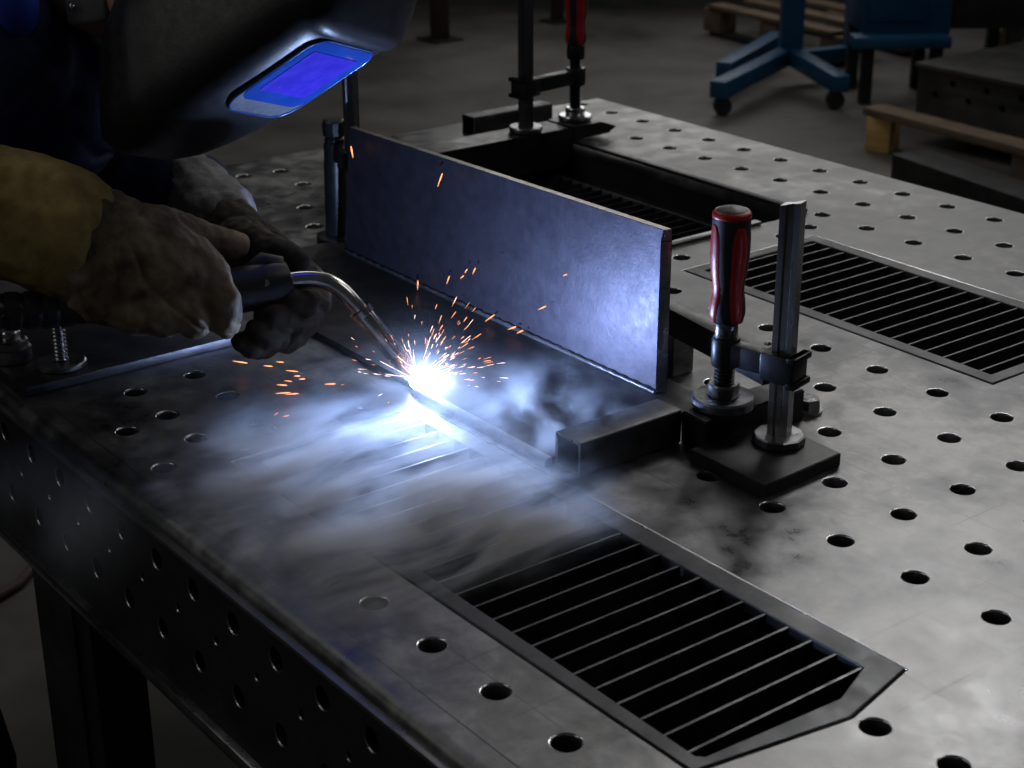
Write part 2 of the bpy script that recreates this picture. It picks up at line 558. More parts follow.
def hole_row(bm, x0, x1, z0, z1, zc, r, off, pitch, n, y, t):
    """strip of plate in the XZ plane with one row of chamfered holes"""
    cs = [off + pitch * k for k in range(-40, 41) if x0 + r + 0.01 < off + pitch * k < x1 - r - 0.01]
    ed = [x0] + [(p + q) / 2 for p, q in zip(cs, cs[1:])] + [x1]
    ch_ = 0.0011
    for c, xa, xb in zip(cs, ed, ed[1:]):
        ring = lambda rr_, yy: [bm.verts.new((c + rr_ * math.cos(2 * math.pi * k / n), yy, zc + rr_ * math.sin(2 * math.pi * k / n))) for k in range(n)]
        for yy, rr_, side_ in ((y, r + ch_, 0), (y + t, r, 1)):
            o_ = ring(rr_, yy)
            tl, tr, br, bl = (bm.verts.new((xx, yy, zz)) for xx, zz in ((xa, z1), (xb, z1), (xb, z0), (xa, z0)))
            ml, mr = bm.verts.new((xa, yy, zc)), bm.verts.new((xb, yy, zc))
            h = n // 2
            bm.faces.new([mr, tr, tl, ml] + o_[h::-1])
            bm.faces.new([ml, bl, br, mr] + [o_[0]] + o_[:h - 1:-1])
            if side_ == 0:
                front = o_
            else:
                mid_ = ring(r, y + ch_)
                for k in range(n):
                    q = (k + 1) % n
                    f = bm.faces.new((front[k], front[q], mid_[q], mid_[k]))
                    f.material_index = 1
                    bm.faces.new((mid_[k], mid_[q], o_[q], o_[k]))


for z0_, z1_, zc, rr_, off, n_ in ((-0.080, -0.014, -0.052, 0.0125, -0.010, 24), (-0.106, -0.080, -0.093, 0.005, 0.035, 14), (-0.205, -0.106, -0.140, 0.0125, -0.0095, 24)):
    hole_row(bm, X0, X1, z0_, z1_, zc, rr_, off, 0.0872, n_, SIDE_Y, 0.012)
obj('side_panel', bm, [M_SIDE, M_DISC], table, 0)
obj('panel_lip', MB().bx(X0, X1, SIDE_Y - 0.006, SIDE_Y + 0.006, -0.018, -0.0135), M_EDGE, table)
obj('lower_flange', MB().bx(X0, X1, SIDE_Y - 0.010, SIDE_Y + 0.03, -0.222, -0.205, 0.003), M_DISC, table)
obj('back_panel', MB().bx(X0, X1, Y1 - 0.02, Y1 - 0.002, -0.21, -0.022), M_SIDE, table)
obj('end_panel', MB().bx(X0 + 0.001, X0 + 0.015, SIDE_Y + 0.012, Y1 - 0.02, -0.21, -0.022), M_SIDE, table)
obj('end_panel', MB().bx(X1 - 0.015, X1 - 0.001, SIDE_Y + 0.012, Y1 - 0.02, -0.21, -0.022), M_SIDE, table)
obj('bottom_pan', MB().bx(X0 + 0.016, X1 - 0.016, SIDE_Y + 0.03, Y1 - 0.021, -0.205, -0.195), M_WELL, table)


def channel_leg(x0, x1, y0, y1):
    t = 0.012
    mb = MB()
    w = x1 - x0
    mb.extr([(x0, y0), (x1, y0), (x1, y1), (x1 - 0.055, y1), (x1 - 0.055, y1 - t), (x1 - t, y1 - t), (x1 - t, y0 + t), (x0 + t, y0 + t), (x0 + t, y1), (x0, y1)], (0, 0, FZ + 0.012), (1, 0, 0), (0, 1, 0), (0, 0, 1), 0.62)
    mb.bx(x0 + 0.125, x0 + 0.14, y0 - 0.005, y0 + 0.001, FZ + 0.02, -0.23)
    return mb


for (a, b, c, d) in ((-0.555, -0.37, -0.93, -0.86), (0.72, 0.9, -0.93, -0.86), (-1.25, -1.07, 0.63, 0.70), (0.72, 0.9, 0.63, 0.70)):
    lg = obj('leg', channel_leg(a, b, c, d), M_SIDE, table)
    obj('foot_plate', MB().bx(a - 0.02, b + 0.02, c - 0.02, d + 0.02, FZ, FZ + 0.013), M_SIDE, lg)


# ------------------------------------------------------------------ grates let into the table top
def grate(name_label, x0, x1, y0, y1, sx0, sy0, sy1, pitch, zt, group, end_chamfer=0.0, lt=0.022):
    g = thing('slag_grate', name_label, 'grate', ((x0 + x1) / 2, (y0 + y1) / 2, zt - 0.045), group)
    e = 0.0015
    c = end_chamfer
    inner = [(x0 + lt, sy0), (0.590, sy0), (0.596, sy0 + 0.006), (0.605, -0.625), (0.583, sy1), (x0 + lt, sy1)] if c else rect(x0 + lt, x1 - lt, sy0, sy1)
    obj('frame', fill_curve([(0.23 + (px - 0.23) * 0.996, -0.676 + (py + 0.676) * 0.99) for px, py in G1P] if c else rect(x0 + e, x1 - e, y0 + e, y1 - e), [inner], 0.035, 0.0015, zt), M_RIM, g, 0)
    x = sx0
    while x < x1 - (0.046 if c else lt + 0.006):
        if x > x0 + lt + 0.004:
            mb = MB()
            mb.bx(x - 0.0014, x + 0.0014, sy0 - 0.001, sy1 + 0.001, zt - 0.045, zt - 0.0015)
            obj('slat', mb, M_SLAT, g, 0)
        x += pitch
    return g


grate('long slag grate half veiled by smoke, along the front edge of the table', *G1, 0.2435 - 0.0307 * 13, -0.787, -0.571, 0.0307, 0.001, None, 0.02)
grate('open slag grate at the right, behind the red-handled clamp post', *G2, -0.1185 - 0.0303 * 7, 0.103, 0.345, 0.0303, 0.001, None)
grate('sunken slag grate in the dark opening behind the upright steel sheet', G3[0] + 0.004, G3[1] - 0.004, G3[2] + 0.004, G3[3] - 0.004, G3[0] + 0.05, G3[2] + 0.03, G3[3] - 0.03, 0.0303, -0.062, None)
grate('small slag grate in the left corner of the table by the welder\'s cuff', *G4, G4[0] + 0.03, G4[2] + 0.03, G4[3] - 0.03, 0.0303, 0.001, None)
for w in wells:
    t = 0.006
    mb = MB()
    mb.bx(w[0] - t, w[0], w[2] - t, w[3] + t, -0.19, -0.0225).bx(w[1], w[1] + t, w[2] - t, w[3] + t, -0.19, -0.0225)
    mb.bx(w[0], w[1], w[2] - t, w[2], -0.19, -0.0225).bx(w[0], w[1], w[3], w[3] + t, -0.19, -0.0225)
    obj('grate_well', mb, M_WELL, table, 0)
obj('well_rim', MB().bx(G3[0] - 0.001, G3[1] + 0.001, G3[3] - 0.002, G3[3] + 0.014, 0.0005, 0.006, 0.001), M_RIM, table)
obj('well_rim', MB().bx(G3[1] - 0.012, G3[1] + 0.004, G3[2] - 0.002, G3[3] - 0.10, 0.0005, 0.005, 0.001), M_EDGE, table)

# ------------------------------------------------------------------ work piece
# base plate lying on the table
bp_ = MB().bx(-0.80, 0.066, -0.5245, -0.255, 0.0005, 0.010, 0.001)
bpo = obj('base_plate', bp_, M_BASEPL)
tag(bpo, 'dark flat steel plate lying under the upright sheet and the welding arc', 'steel plate')
# smooth weld run along its front edge, from the arc to the tube
bead = MB()
bprof = [(-0.0075, 0.0008), (-0.0072, 0.0050), (-0.0060, 0.0080), (-0.003, 0.0100), (0.001, 0.0112), (0.0035, 0.0112), (0.004, 0.0008)]
bead.extr(bprof, (-0.205, -0.5285, 0), (0, 1, 0), (0, 0, 1), (1, 0, 0), 0.2735)
obj('weld_bead', bead, M_BEAD, bpo, 50)
# upright sheet
xa, xb, zt = -0.735, 0.004, 0.226
sheet = MB()
th = 0.010
v = {}
bmv = sheet.bm.verts
F = [bmv.new(p) for p in ((-0.742, -0.300, 0.0105), (xb - 0.007, -0.300, 0.0105), (xb - 0.007, -0.300, zt - 0.016), (xb - 0.001, -0.300, zt), (-0.712, -0.300, zt - 0.010))]
B = [bmv.new(p) for p in ((-0.742, -0.289, 0.0105), (xb + 0.002, -0.289, 0.0105), (xb + 0.002, -0.289, zt - 0.016), (xb + 0.002, -0.289, zt), (-0.712, -0.289, zt - 0.010))]
sheet.bm.faces.new(F)
sheet.bm.faces.new(B[::-1])
for k in range(5):
    f = sheet.bm.faces.new((F[k], B[k], B[(k + 1) % 5], F[(k + 1) % 5]))
    f.material_index = 1
bmesh.ops.bevel(sheet.bm, geom=list(sheet.bm.edges), offset=0.0006, segments=1, affect='EDGES')
so = obj('upright_sheet', sheet, [M_PLATE, M_CUT], None, 30)
tag(so, 'tall upright steel sheet glowing blue in the arc light, standing on edge behind the torch', 'steel sheet')
fb = MB()
pts = [(-0.735 + 0.735 * k / 160, -0.3035, 0.0125 + 0.0004 * math.sin(k * 1.3)) for k in range(161)]
fb.tube(pts, [0.0030 + 0.0003 * math.sin(k * 1.3) for k in range(161)], 10)
obj('fillet_weld', fb, M_TUBE, so)


# square tube
def square_tube(p, w, h, L, ax, t=0.003, m=M_TUBE):
    """open square tube starting at p (lower left of the mouth), running along ax"""
    az = Vector(ax).normalized()
    axx = az.cross(Vector((0, 0, 1))).normalized()
    r = 0.003

    def loop(x0, x1, z0, z1, r):
        out = []
        for cx, cz, a0 in ((x1 - r, z1 - r, 0), (x0 + r, z1 - r, 90), (x0 + r, z0 + r, 180), (x1 - r, z0 + r, 270)):
            for k in range(4):
                a = math.radians(a0 + 30 * k)
                out.append((cx + r * math.cos(a), cz + r * math.sin(a)))
        return out
    o = loop(0, w, 0, h, r)
    i = loop(t, w - t, t, h - t, 0.0015)
    mb = MB()
    P = Vector(p)
    rings = []
    for pts_, d in ((o, 0), (o, L), (i, L), (i, 0)):
        rings.append([mb.bm.verts.new(P + axx * x + Vector((0, 0, z)) + az * d) for x, z in pts_])
    n = len(o)
    for q in range(4):
        a, b = rings[q], rings[(q + 1) % 4]
        for k in range(n):
            f = mb.bm.faces.new((a[k], a[(k + 1) % n], b[(k + 1) % n], b[k]))
            f.material_index = 1 if q == 3 else 0
    return mb


tag(obj('square_tube', square_tube((0.069, -0.520, 0.0005), 0.045, 0.043, 0.155, (0, 1, 0), 0.004), [M_TUBE, M_CUT]),
    'short open-ended square steel tube at the right end of the weld seam', 'steel tube')

# flat plate at the left with the clamp feet on it
tag(obj('left_plate', MB().bx(-1.02, -0.502, -0.928, -0.585, 0.0005, 0.013, 0.001), M_BASEPL),
    'dark steel plate on the table under the welder\'s forearm, its edge lit blue', 'steel plate')
bpy.data.objects['left_plate'].name = 'backing_plate'


# ------------------------------------------------------------------ clamps
def hexnut(c, r, h, mb=None):
    mb = mb or MB()
    mb.prism([(c[0] + r * math.cos(math.pi / 3 * k + 0.3), c[1] + r * math.sin(math.pi / 3 * k + 0.3)) for k in range(6)], c[2], c[2] + h, 0.0012)
    return mb


def thread(p, z0, z1, r, pitch=0.0045):
    prof = []
    n = int((z1 - z0) / pitch)
    for k in range(n):
        zz = z0 + (z1 - z0) * k / n
        prof += [(r * 0.80, zz), (r, zz + pitch * 0.4), (r, zz + pitch * 0.6)]
    prof.append((r * 0.8, z1))
    return MB().lathe(prof, (p[0], p[1], 0), n=20)


def handle(root, p, z0, z1, scale=1.0, dull=False):
    """screwdriver-style grip, black with red panels"""
    L = z1 - z0
    pr = [(0.011, 0.0), (0.0155, 0.02), (0.0175, 0.09), (0.0168, 0.18), (0.0150, 0.27), (0.0152, 0.34), (0.0175, 0.46), (0.0188, 0.60), (0.0190, 0.74), (0.0186, 0.84), (0.0184, 0.92), (0.0165, 0.965), (0.010, 0.993), (0.002, 1.0)]
    def rad(h):
        for (r0, h0), (r1, h1) in zip(pr, pr[1:]):
            if h0 <= h <= h1:
                return r0 + (r1 - r0) * (h - h0) / (h1 - h0)
        return 0.002
    hs = [k / 48 for k in range(49)]
    core = MB().lathe([(rad(h) * scale, z0 + L * h) for h in hs], (p[0], p[1], 0), n=40)
    ho = obj('handle', core, M_RUBBER, root, 60)
    for k in range(4):
        a0 = math.pi / 4 + k * math.pi / 2 + 0.55
        mb = MB()
        grid = []
        for h in [0.03 + 0.83 * q / 30 for q in range(31)]:
            ww = 0.46 * (1 - abs((h - 0.42) / 0.48) ** 6) * (1.0 if h > 0.3 else 0.8 + 0.2 * h / 0.3)
            ww = max(ww, 0.05)
            row = []
            for q in range(9):
                s = -1 + 2 * q / 8
                rr_ = (rad(h) + 0.0009 * math.sqrt(max(0.0, 1 - s ** 4))) * scale
                a = a0 + s * ww
                row.append(mb.bm.verts.new((p[0] + rr_ * math.cos(a), p[1] + rr_ * math.sin(a), z0 + L * h)))
            grid.append(row)
        for a, b in zip(grid, grid[1:]):
            for q in range(8):
                mb.bm.faces.new((a[q], a[q + 1], b[q + 1], b[q]))
        tag(obj('grip_panel', mb, M_RED, ho, 60), 'red grip panel', None)
    mb = MB().lathe([(0.0172 * scale, z0 + L * 0.90), (0.0189 * scale, z0 + L * 0.915), (0.0187 * scale, z0 + L * 0.945), (0.0165 * scale, z0 + L * 0.968)], (p[0], p[1], 0), n=40)
    tag(obj('end_ring', mb, M_RED, ho, 60), 'red ring at the handle top', None)
    return ho


def flat_rod(x, y, z0, z1, w=0.024, t=0.014, ang=0.0):
    """clamp bar with grooved faces and a slanted top"""
    ca, sa = math.cos(ang), math.sin(ang)
    g = 0.0025
    poly = [(-w / 2, -t / 2), (-w * 0.22, -t / 2), (-w * 0.14, -t / 2 + g), (w * 0.14, -t / 2 + g), (w * 0.22, -t / 2), (w / 2, -t / 2), (w / 2, t / 2), (w * 0.22, t / 2), (w * 0.14, t / 2 - g), (-w * 0.14, t / 2 - g), (-w * 0.22, t / 2), (-w / 2, t / 2)]
    mb = MB()
    a = [mb.bm.verts.new((x + px * ca - py * sa, y + px * sa + py * ca, z0)) for px, py in poly]
    b = [mb.bm.verts.new((x + px * ca - py * sa, y + px * sa + py * ca, z1 + px * 0.25)) for px, py in poly]
    n = len(poly)
    mb.bm.faces.new(a[::-1])
    mb.bm.faces.new(b)
    for k in range(n):
        mb.bm.faces.new((a[k], a[(k + 1) % n], b[(k + 1) % n], b[k]))
    return mb


def clamp_arm(rod, sp, z0, z1, w=0.034):
    """cast arm: collar round the bar, web, boss round the spindle"""
    rod, sp = Vector(rod), Vector(sp)
    d = (sp - rod).normalized()
    ang = math.atan2(d.y, d.x)
    mb = MB()
    zm = (z0 + z1) / 2
    R3 = Matrix.Rotation(ang, 3, 'Z')
    mb.box((rod.x, rod.y, zm), (0.046, w, z1 - z0), R3, 0.004)
    mid = (rod + sp) / 2
    mb.box((mid.x, mid.y, zm), ((sp - rod).length, w * 0.62, (z1 - z0) * 0.8), R3, 0.003)
    mb.lathe([(w * 0.46, z0), (w * 0.5, z0 + 0.003), (w * 0.5, z1 - 0.003), (w * 0.46, z1)], (sp.x, sp.y, 0), n=28)
    for q in (-1, 1):
        for zz in (z0 + 0.002, z1 - 0.002):
            mb.box((rod.x - d.x * 0.02, rod.y - d.y * 0.02, zz), (0.012, w * 1.15, 0.008), R3, 0.002)
    return mb


# right-hand clamp in front of the sheet end
RX, RY = 0.2070, -0.2960
SX, SY = 0.1310, -0.3140
cl = thing('bar_clamp', 'black and red handled bar clamp standing upright at the right of the steel sheet', 'clamp', (RX, RY, 0.0165))
obj('rod', flat_rod(RX, RY, 0.017, 0.306, 0.025, 0.015, 0.35), M_ROD, cl)
obj('base_disc', MB().lathe([(0.029, 0.0166), (0.031, 0.018), (0.031, 0.026), (0.029, 0.0275)], (RX, RY, 0), n=10), M_DISC, cl, 20)
arm = obj('arm', clamp_arm((RX, RY, 0), (SX, SY, 0), 0.094, 0.129), M_BLACK, cl)
obj('bolt', hexnut((RX - 0.03, RY + 0.004, 0.1285), 0.005, 0.004), M_CHROME, arm)
obj('spindle', thread((SX, SY), 0.066, 0.130, 0.0125), M_BLACK, cl)
obj('spindle_collar', MB().lathe([(0.0125, 0.126), (0.0140, 0.129), (0.0135, 0.147), (0.012, 0.150)], (SX, SY, 0)), M_ROD, cl)
handle(cl, (SX, SY), 0.147, 0.288, 1.20)
pd = obj('pressure_pad', MB().lathe([(0.034, 0.0420), (0.0375, 0.0435), (0.0375, 0.0530), (0.0355, 0.0555), (0.020, 0.0555)], (SX, SY, 0), n=40), M_DISC, cl, 30)
obj('pad_socket', MB().lathe([(0.0180, 0.0556), (0.0188, 0.057), (0.0188, 0.070), (0.0175, 0.072), (0.0125, 0.072)], (SX, SY, 0), n=36), M_DISC, pd, 30)

# plate and block under that clamp
c4 = [(0.159, -0.392), (0.281, -0.394), (0.273, -0.262), (0.150, -0.258)]
tag(obj('clamp_base_plate', MB().prism(c4, 0.0005, 0.0165, 0.001), M_BLACK),
    'thick black square plate on the table under the clamp post', 'steel plate')
c4 = [(0.112, -0.362), (0.156, -0.366), (0.155, -0.20), (0.112, -0.20)]
tag(obj('support_block', MB().prism(c4, 0.0005, 0.0415, 0.0015), M_BLACK),
    'black rectangular steel block under the round pad of the red-handled clamp', 'steel block')
# square bar from behind the sheet to under the clamp arm
barm = MB().beam((-0.115, -0.208, 0.0725), (0.140, -0.243, 0.0725), 0.026, 0.036, bev=0.001)
tag(obj('square_bar', barm, M_BLACK), 'black square bar running from behind the sheet to the red-handled clamp', 'steel bar')
tag(obj('spacer_block', MB().bx(-0.075, -0.045, -0.232, -0.196, 0.0005, 0.054, 0.001), M_DISC), 'small bright steel spacer between table and black square bar', 'spacer')
tag(obj('hex_nut', hexnut((0.140, -0.175, 0.0005), 0.016, 0.018, MB().lathe([(0.019, 0.0005), (0.019, 0.004)], (0.140, -0.175, 0))), M_CHROME), 'shiny hex nut with washer on the table beneath the clamp arm', 'nut')

# rear clamp with its bar and tube
QX, QY = -1.112, 0.352
PX, PY = -1.130, 0.492
rc = thing('bar_clamp', 'bar clamp with bright red handle at the far edge of the table behind the sheet', 'clamp', (QX, QY, 0.033))
obj('rod', flat_rod(QX, QY, 0.034, 0.36, 0.030, 0.018, 0.9), M_ROD, rc)
obj('base_disc', MB().lathe([(0.032, 0.0336), (0.033, 0.036), (0.033, 0.042), (0.031, 0.044)], (QX, QY, 0), n=28), M_DISC, rc, 20)
obj('arm', clamp_arm((QX, QY, 0), (PX, PY, 0), 0.103, 0.138, 0.040), M_BLACK, rc)
obj('spindle', thread((PX, PY), 0.045, 0.175, 0.0125), M_BLACK, rc)
obj('spindle_collar', MB().lathe([(0.016, 0.155), (0.018, 0.159), (0.018, 0.180), (0.016, 0.184)], (PX, PY, 0)), M_BLACK, rc)
handle(rc, (PX, PY), 0.182, 0.325, 1.2)
pd = obj('pressure_pad', MB().lathe([(0.031, 0.0336), (0.034, 0.035), (0.034, 0.041), (0.032, 0.043), (0.02, 0.043)], (PX, PY, 0), n=36), M_CHROME, rc, 30)
obj('pad_socket', MB().lathe([(0.019, 0.0431), (0.020, 0.045), (0.020, 0.056), (0.018, 0.058), (0.012, 0.058)], (PX, PY, 0), n=36), M_CHROME, pd, 30)
rb = MB().extr([(0.10, -0.045), (0.10, 0.0325), (0.438, 0.0325), (0.446, 0.026), (0.446, -0.045)], (-1.155, 0, 0), (0, 1, 0), (0, 0, 1), (1, 0, 0), 0.075)
rb.extr([(0.4462, 0.0066), (0.4460, 0.0325), (0.520, 0.0325), (0.560, 0.018), (0.540, 0.0066)], (-1.165, 0, 0), (0, 1, 0), (0, 0, 1), (1, 0, 0), 0.085)
bmesh.ops.bevel(rb.bm, geom=list(rb.bm.edges), offset=0.0015, segments=2, affect='EDGES')
tag(obj('clamped_bar', rb, M_BLACK), 'thick black flat bar held by the rear clamp across the sunken grate', 'steel bar')
tag(obj('square_tube', square_tube((-1.272, 0.313, 0.0006), 0.042, 0.043, 0.20, (0.0, 1, 0)), [M_TUBE, M_CUT]),
    'open-ended square steel tube lying behind the rear clamp at the far table edge', 'steel tube')

# left clamp beside the sheet's left end
lc = thing('bar_clamp', 'dark bar clamp at the left end of the upright sheet, next to the helmet', 'clamp', (-0.74, -0.335, 0.011))
LX, LY = -0.7590, -0.2660
MX, MY = -0.8180, -0.2630
obj('rod', flat_rod(LX, LY, 0.0112, 0.36, 0.022, 0.013, 0.3), M_ROD, lc)
obj('base_disc', hexnut((LX, LY, 0.0110), 0.020, 0.018), M_CHROME, lc, 20)
obj('arm', clamp_arm((LX, LY, 0), (MX, MY, 0), 0.135, 0.165, 0.036), M_BLACK, lc)
obj('spindle', MB().lathe([(0.020, 0.012), (0.021, 0.02), (0.019, 0.13), (0.018, 0.137)], (MX, MY, 0)), M_BLACK, lc)
obj('pressure_pad', MB().lathe([(0.034, 0.0006), (0.036, 0.002), (0.036, 0.012), (0.030, 0.014)], (MX, MY, 0), n=36), M_BLACK, lc, 30)
obj('end_knob', MB().lathe([(0.016, 0.1652), (0.0165, 0.172), (0.014, 0.175), (0.0185, 0.178), (0.0195, 0.192), (0.0185, 0.200), (0.014, 0.203)], (MX, MY, 0), n=10), M_BLACK, lc, 25)

# screw feet on the left plate
p = on(62, 366, 0.013)
sf = thing('clamp_screw', 'threaded clamp screw with round washer foot in front of the torch cable', 'screw', (p.x, p.y, 0.0135))
obj('washer', MB().lathe([(0.030, 0.0135), (0.032, 0.015), (0.032, 0.020), (0.030, 0.0215)], (p.x, p.y, 0), n=36), M_DISC, sf, 30)
obj('stud', thread((p.x, p.y), 0.0216, 0.080, 0.0095, 0.005), M_ROD, sf)
p = on(13, 360, 0.013)
sf = thing('jack_post', 'short bright cylindrical post at the left edge of the dark plate', 'post', (p.x, p.y, 0.0135))
obj('barrel', MB().lathe([(0.024, 0.0135), (0.0255, 0.015), (0.0255, 0.032), (0.022, 0.034), (0.022, 0.042), (0.019, 0.044)], (p.x, p.y, 0), n=32), M_DISC, sf, 30)
obj('cap_screw', MB().lathe([(0.013, 0.0441), (0.0135, 0.046), (0.0135, 0.054), (0.012, 0.056)], (p.x, p.y, 0), n=24), M_CHROME, sf, 30)
p = on(203, 333, 0.013)
sf = thing('small_bolt', 'small shiny bolt on the plate just below the glove\'s fingers', 'bolt', (p.x, p.y, 0.0135))
obj('shank', MB().lathe([(0.004, 0.0135), (0.004, 0.030)], (p.x, p.y, 0), n=14), M_CHROME, sf, 30)
obj('head', hexnut((p.x, p.y, 0.030), 0.008, 0.006), M_CHROME, sf, 30)

# ------------------------------------------------------------------ torch, arc, sparks
tor = thing('welding_torch', 'black welding torch with curved chrome neck and copper nozzle held in both gloves', 'torch', ARC)
H0 = at(286, 281, 2.075)
H1 = at(212, 296, 2.04)
H2 = at(70, 308, 1.96)
H3 = at(-60, 312, 1.90)
tipp = Vector(ARC) + Vector((-0.004, 0.0, 0.004))
nz = at(400, 366, 2.125)
nz = tipp + (at(374, 322, 2.105) - tipp).normalized() * 0.018
nb = at(381, 334, 2.110)
na = at(361, 311, 2.10)


def bez(p0, p1, p2, p3, n):
    out = []
    for k in range(n + 1):
        t = k / n
        out.append(p0 * (1 - t) ** 3 + p1 * 3 * t * (1 - t) ** 2 + p2 * 3 * t * t * (1 - t) + p3 * t ** 3)
    return out


dneck = (tipp - na).normalized()
dh = (H0 - H1).normalized()
obj('swan_neck', MB().tube(bez(H0 - dh * 0.01, H0 + dh * 0.05, na - dneck * 0.05, na, 28), [0.0105] * 29, 24), M_NECK, tor, 60)
n1 = na + (tipp - na) * 0.62
obj('nozzle_ring', MB().tube([na - dneck * 0.004, na - dneck * 0.003, na + dneck * 0.006, na + dneck * 0.007], [0.0115, 0.0150, 0.0150, 0.0125], 28), M_NECK, tor, 30)
obj('nozzle', MB().tube([na, na + dneck * 0.004, n1], [0.0120, 0.0134, 0.0134], 28), M_NECK, tor, 30)
n2 = na + (tipp - na) * 0.90
tag(obj('gas_nozzle_tip', MB().tube([n1 - dneck * 0.001, n1, n2 - dneck * 0.008, n2], [0.0120, 0.0128, 0.0116, 0.0095], 28), M_COPPER, tor, 30), 'copper-coloured nozzle tip', None)
obj('wire', MB().tube([n2, tipp], [0.0009, 0.0009], 8), M_COPPER, tor, 30)
hd = obj('handle', MB().tube([H0 + dh * 0.004, H0 + dh * 0.002, H0 - dh * 0.012, H0 - dh * 0.03, H1, H1 - (H1 - H2).normalized() * 0.06, H2], [0.017, 0.0225, 0.026, 0.0275, 0.026, 0.022, 0.020], 28, ell=[(1, 1)] + [(1.08, 0.92)] * 5 + [(1, 1)]), M_TORCH, tor, 40)
obj('trigger_housing', MB().tube([H0 - dh * 0.006 + UV * 0.02, H0 - dh * 0.030 + UV * 0.027, H0 - dh * 0.05 + UV * 0.02], [0.012, 0.015, 0.010], 16), M_TORCH, hd, 60)
obj('handle_screw', MB().cyl(H0 - dh * 0.022 - FV * 0.0235, H0 - dh * 0.022 - FV * 0.028, 0.005, 0.0045, 12), M_CHROME, hd)
cp, cr = [], []
cc = bez(H2, H2 + (H2 - H1) * 0.4, H3, H3 + (H3 - H2) * 1.4, 90)
for k, q in enumerate(cc):
    cp.append(q)
    cr.append(0.0225 if k % 8 < 6 else 0.0205)
obj('cable', MB().tube(cp, cr, 20), M_TORCH, tor, 60)

arc = MB().sph(ARC + Vector((0.001, -0.003, 0.002)), (0.0085, 0.0075, 0.0075), 3)
tag(obj('welding_arc', arc, M_ARC), 'blinding white welding arc at the tip of the torch nozzle', 'arc')

SPN = 'sparks bursting in a fan from the arc'


def spark(p, d, L, r, mat, label, group):
    d = d.normalized()
    mb = MB()
    mb.tube([p - d * L / 2, p + d * L * 0.2, p + d * L / 2], [r * 0.25, r, r * 0.5], 6)
    tag(obj('spark', mb, mat, None, 60), label, 'spark', group)


rnd = random.Random(11)
for k in range(170):
    # radiating upwards and outwards from the arc
    az = rnd.gauss(1.2, 1.5)
    el = math.asin(rnd.uniform(0.05, 0.98))
    d = Vector((math.cos(az) * math.cos(el), math.sin(az) * math.cos(el), math.sin(el)))
    R_ = 0.022 + 0.098 * rnd.random() ** 0.9
    p = ARC + d * R_ + Vector((0, 0, 0.002))
    if p.y > -0.31 or p.z < 0.014:
        d = Vector((d.x, -abs(d.y) * 0.4, abs(d.z) + 0.15)).normalized()
        p = ARC + d * R_
    L = rnd.uniform(0.004, 0.014) if R_ > 0.045 else rnd.uniform(0.012, 0.034)
    dd = d + Vector((rnd.uniform(-.12, .12), rnd.uniform(-.12, .12), rnd.uniform(-.2, .05)))
    spark(p, dd, L, rnd.uniform(0.00022, 0.00050), M_SPARK if rnd.random() < 0.55 and R_ > 0.05 else M_SPARKW,
          'tiny glowing spark in the fan of sparks bursting from the welding arc', SPN)
for (u, v_, a, L) in ((268, 366, -10, .012), (292, 371, -15, .016), (282, 385, -8, .013), (262, 356, -12, .012), (288, 381, -14, .010), (292, 394, 12, .016), (302, 379, 5, .008), (283, 393, 10, .018), (276, 414, 60, .006), (286, 416, 30, .008), (330, 384, 5, .014), (297, 376, 0, .008), (280, 362, -8, .01), (240, 362, -20, .02)):
    a = math.radians(a)
    q = on(u, v_, 0.016)
    dd = RV * math.cos(a) + UV * math.sin(a)
    dd.z *= 0.3
    spark(q, dd, L, rnd.uniform(0.0006, 0.0010), M_SPARK, 'orange spark skimming over the dark steel to the left of the arc', 'orange sparks left of the arc')
for (u, v_, a, L) in ((352, 152, 100, .018), (440, 180, 70, .020), (448, 280, 70, .012), (462, 277, 40, .006), (466, 271, 60, .007), (474, 271, 65, .010), (542, 308, 25, .012), (512, 336, 20, .012), (490, 335, 35, .016), (520, 346, 25, .010), (565, 275, 20, .006), (418, 296, 88, .014)):
    a = math.radians(a)
    q = CAM_C + (at(u, v_, 1.0) - CAM_C) * ((-0.318 - CAM_C.y) / (at(u, v_, 1.0) - CAM_C).y)
    q.z = max(q.z, 0.02)
    spark(q, RV * math.cos(a) + UV * math.sin(a), L, rnd.uniform(0.0008, 0.0013), M_SPARK, 'orange spark flying in front of the upright steel sheet', 'orange sparks before the sheet')


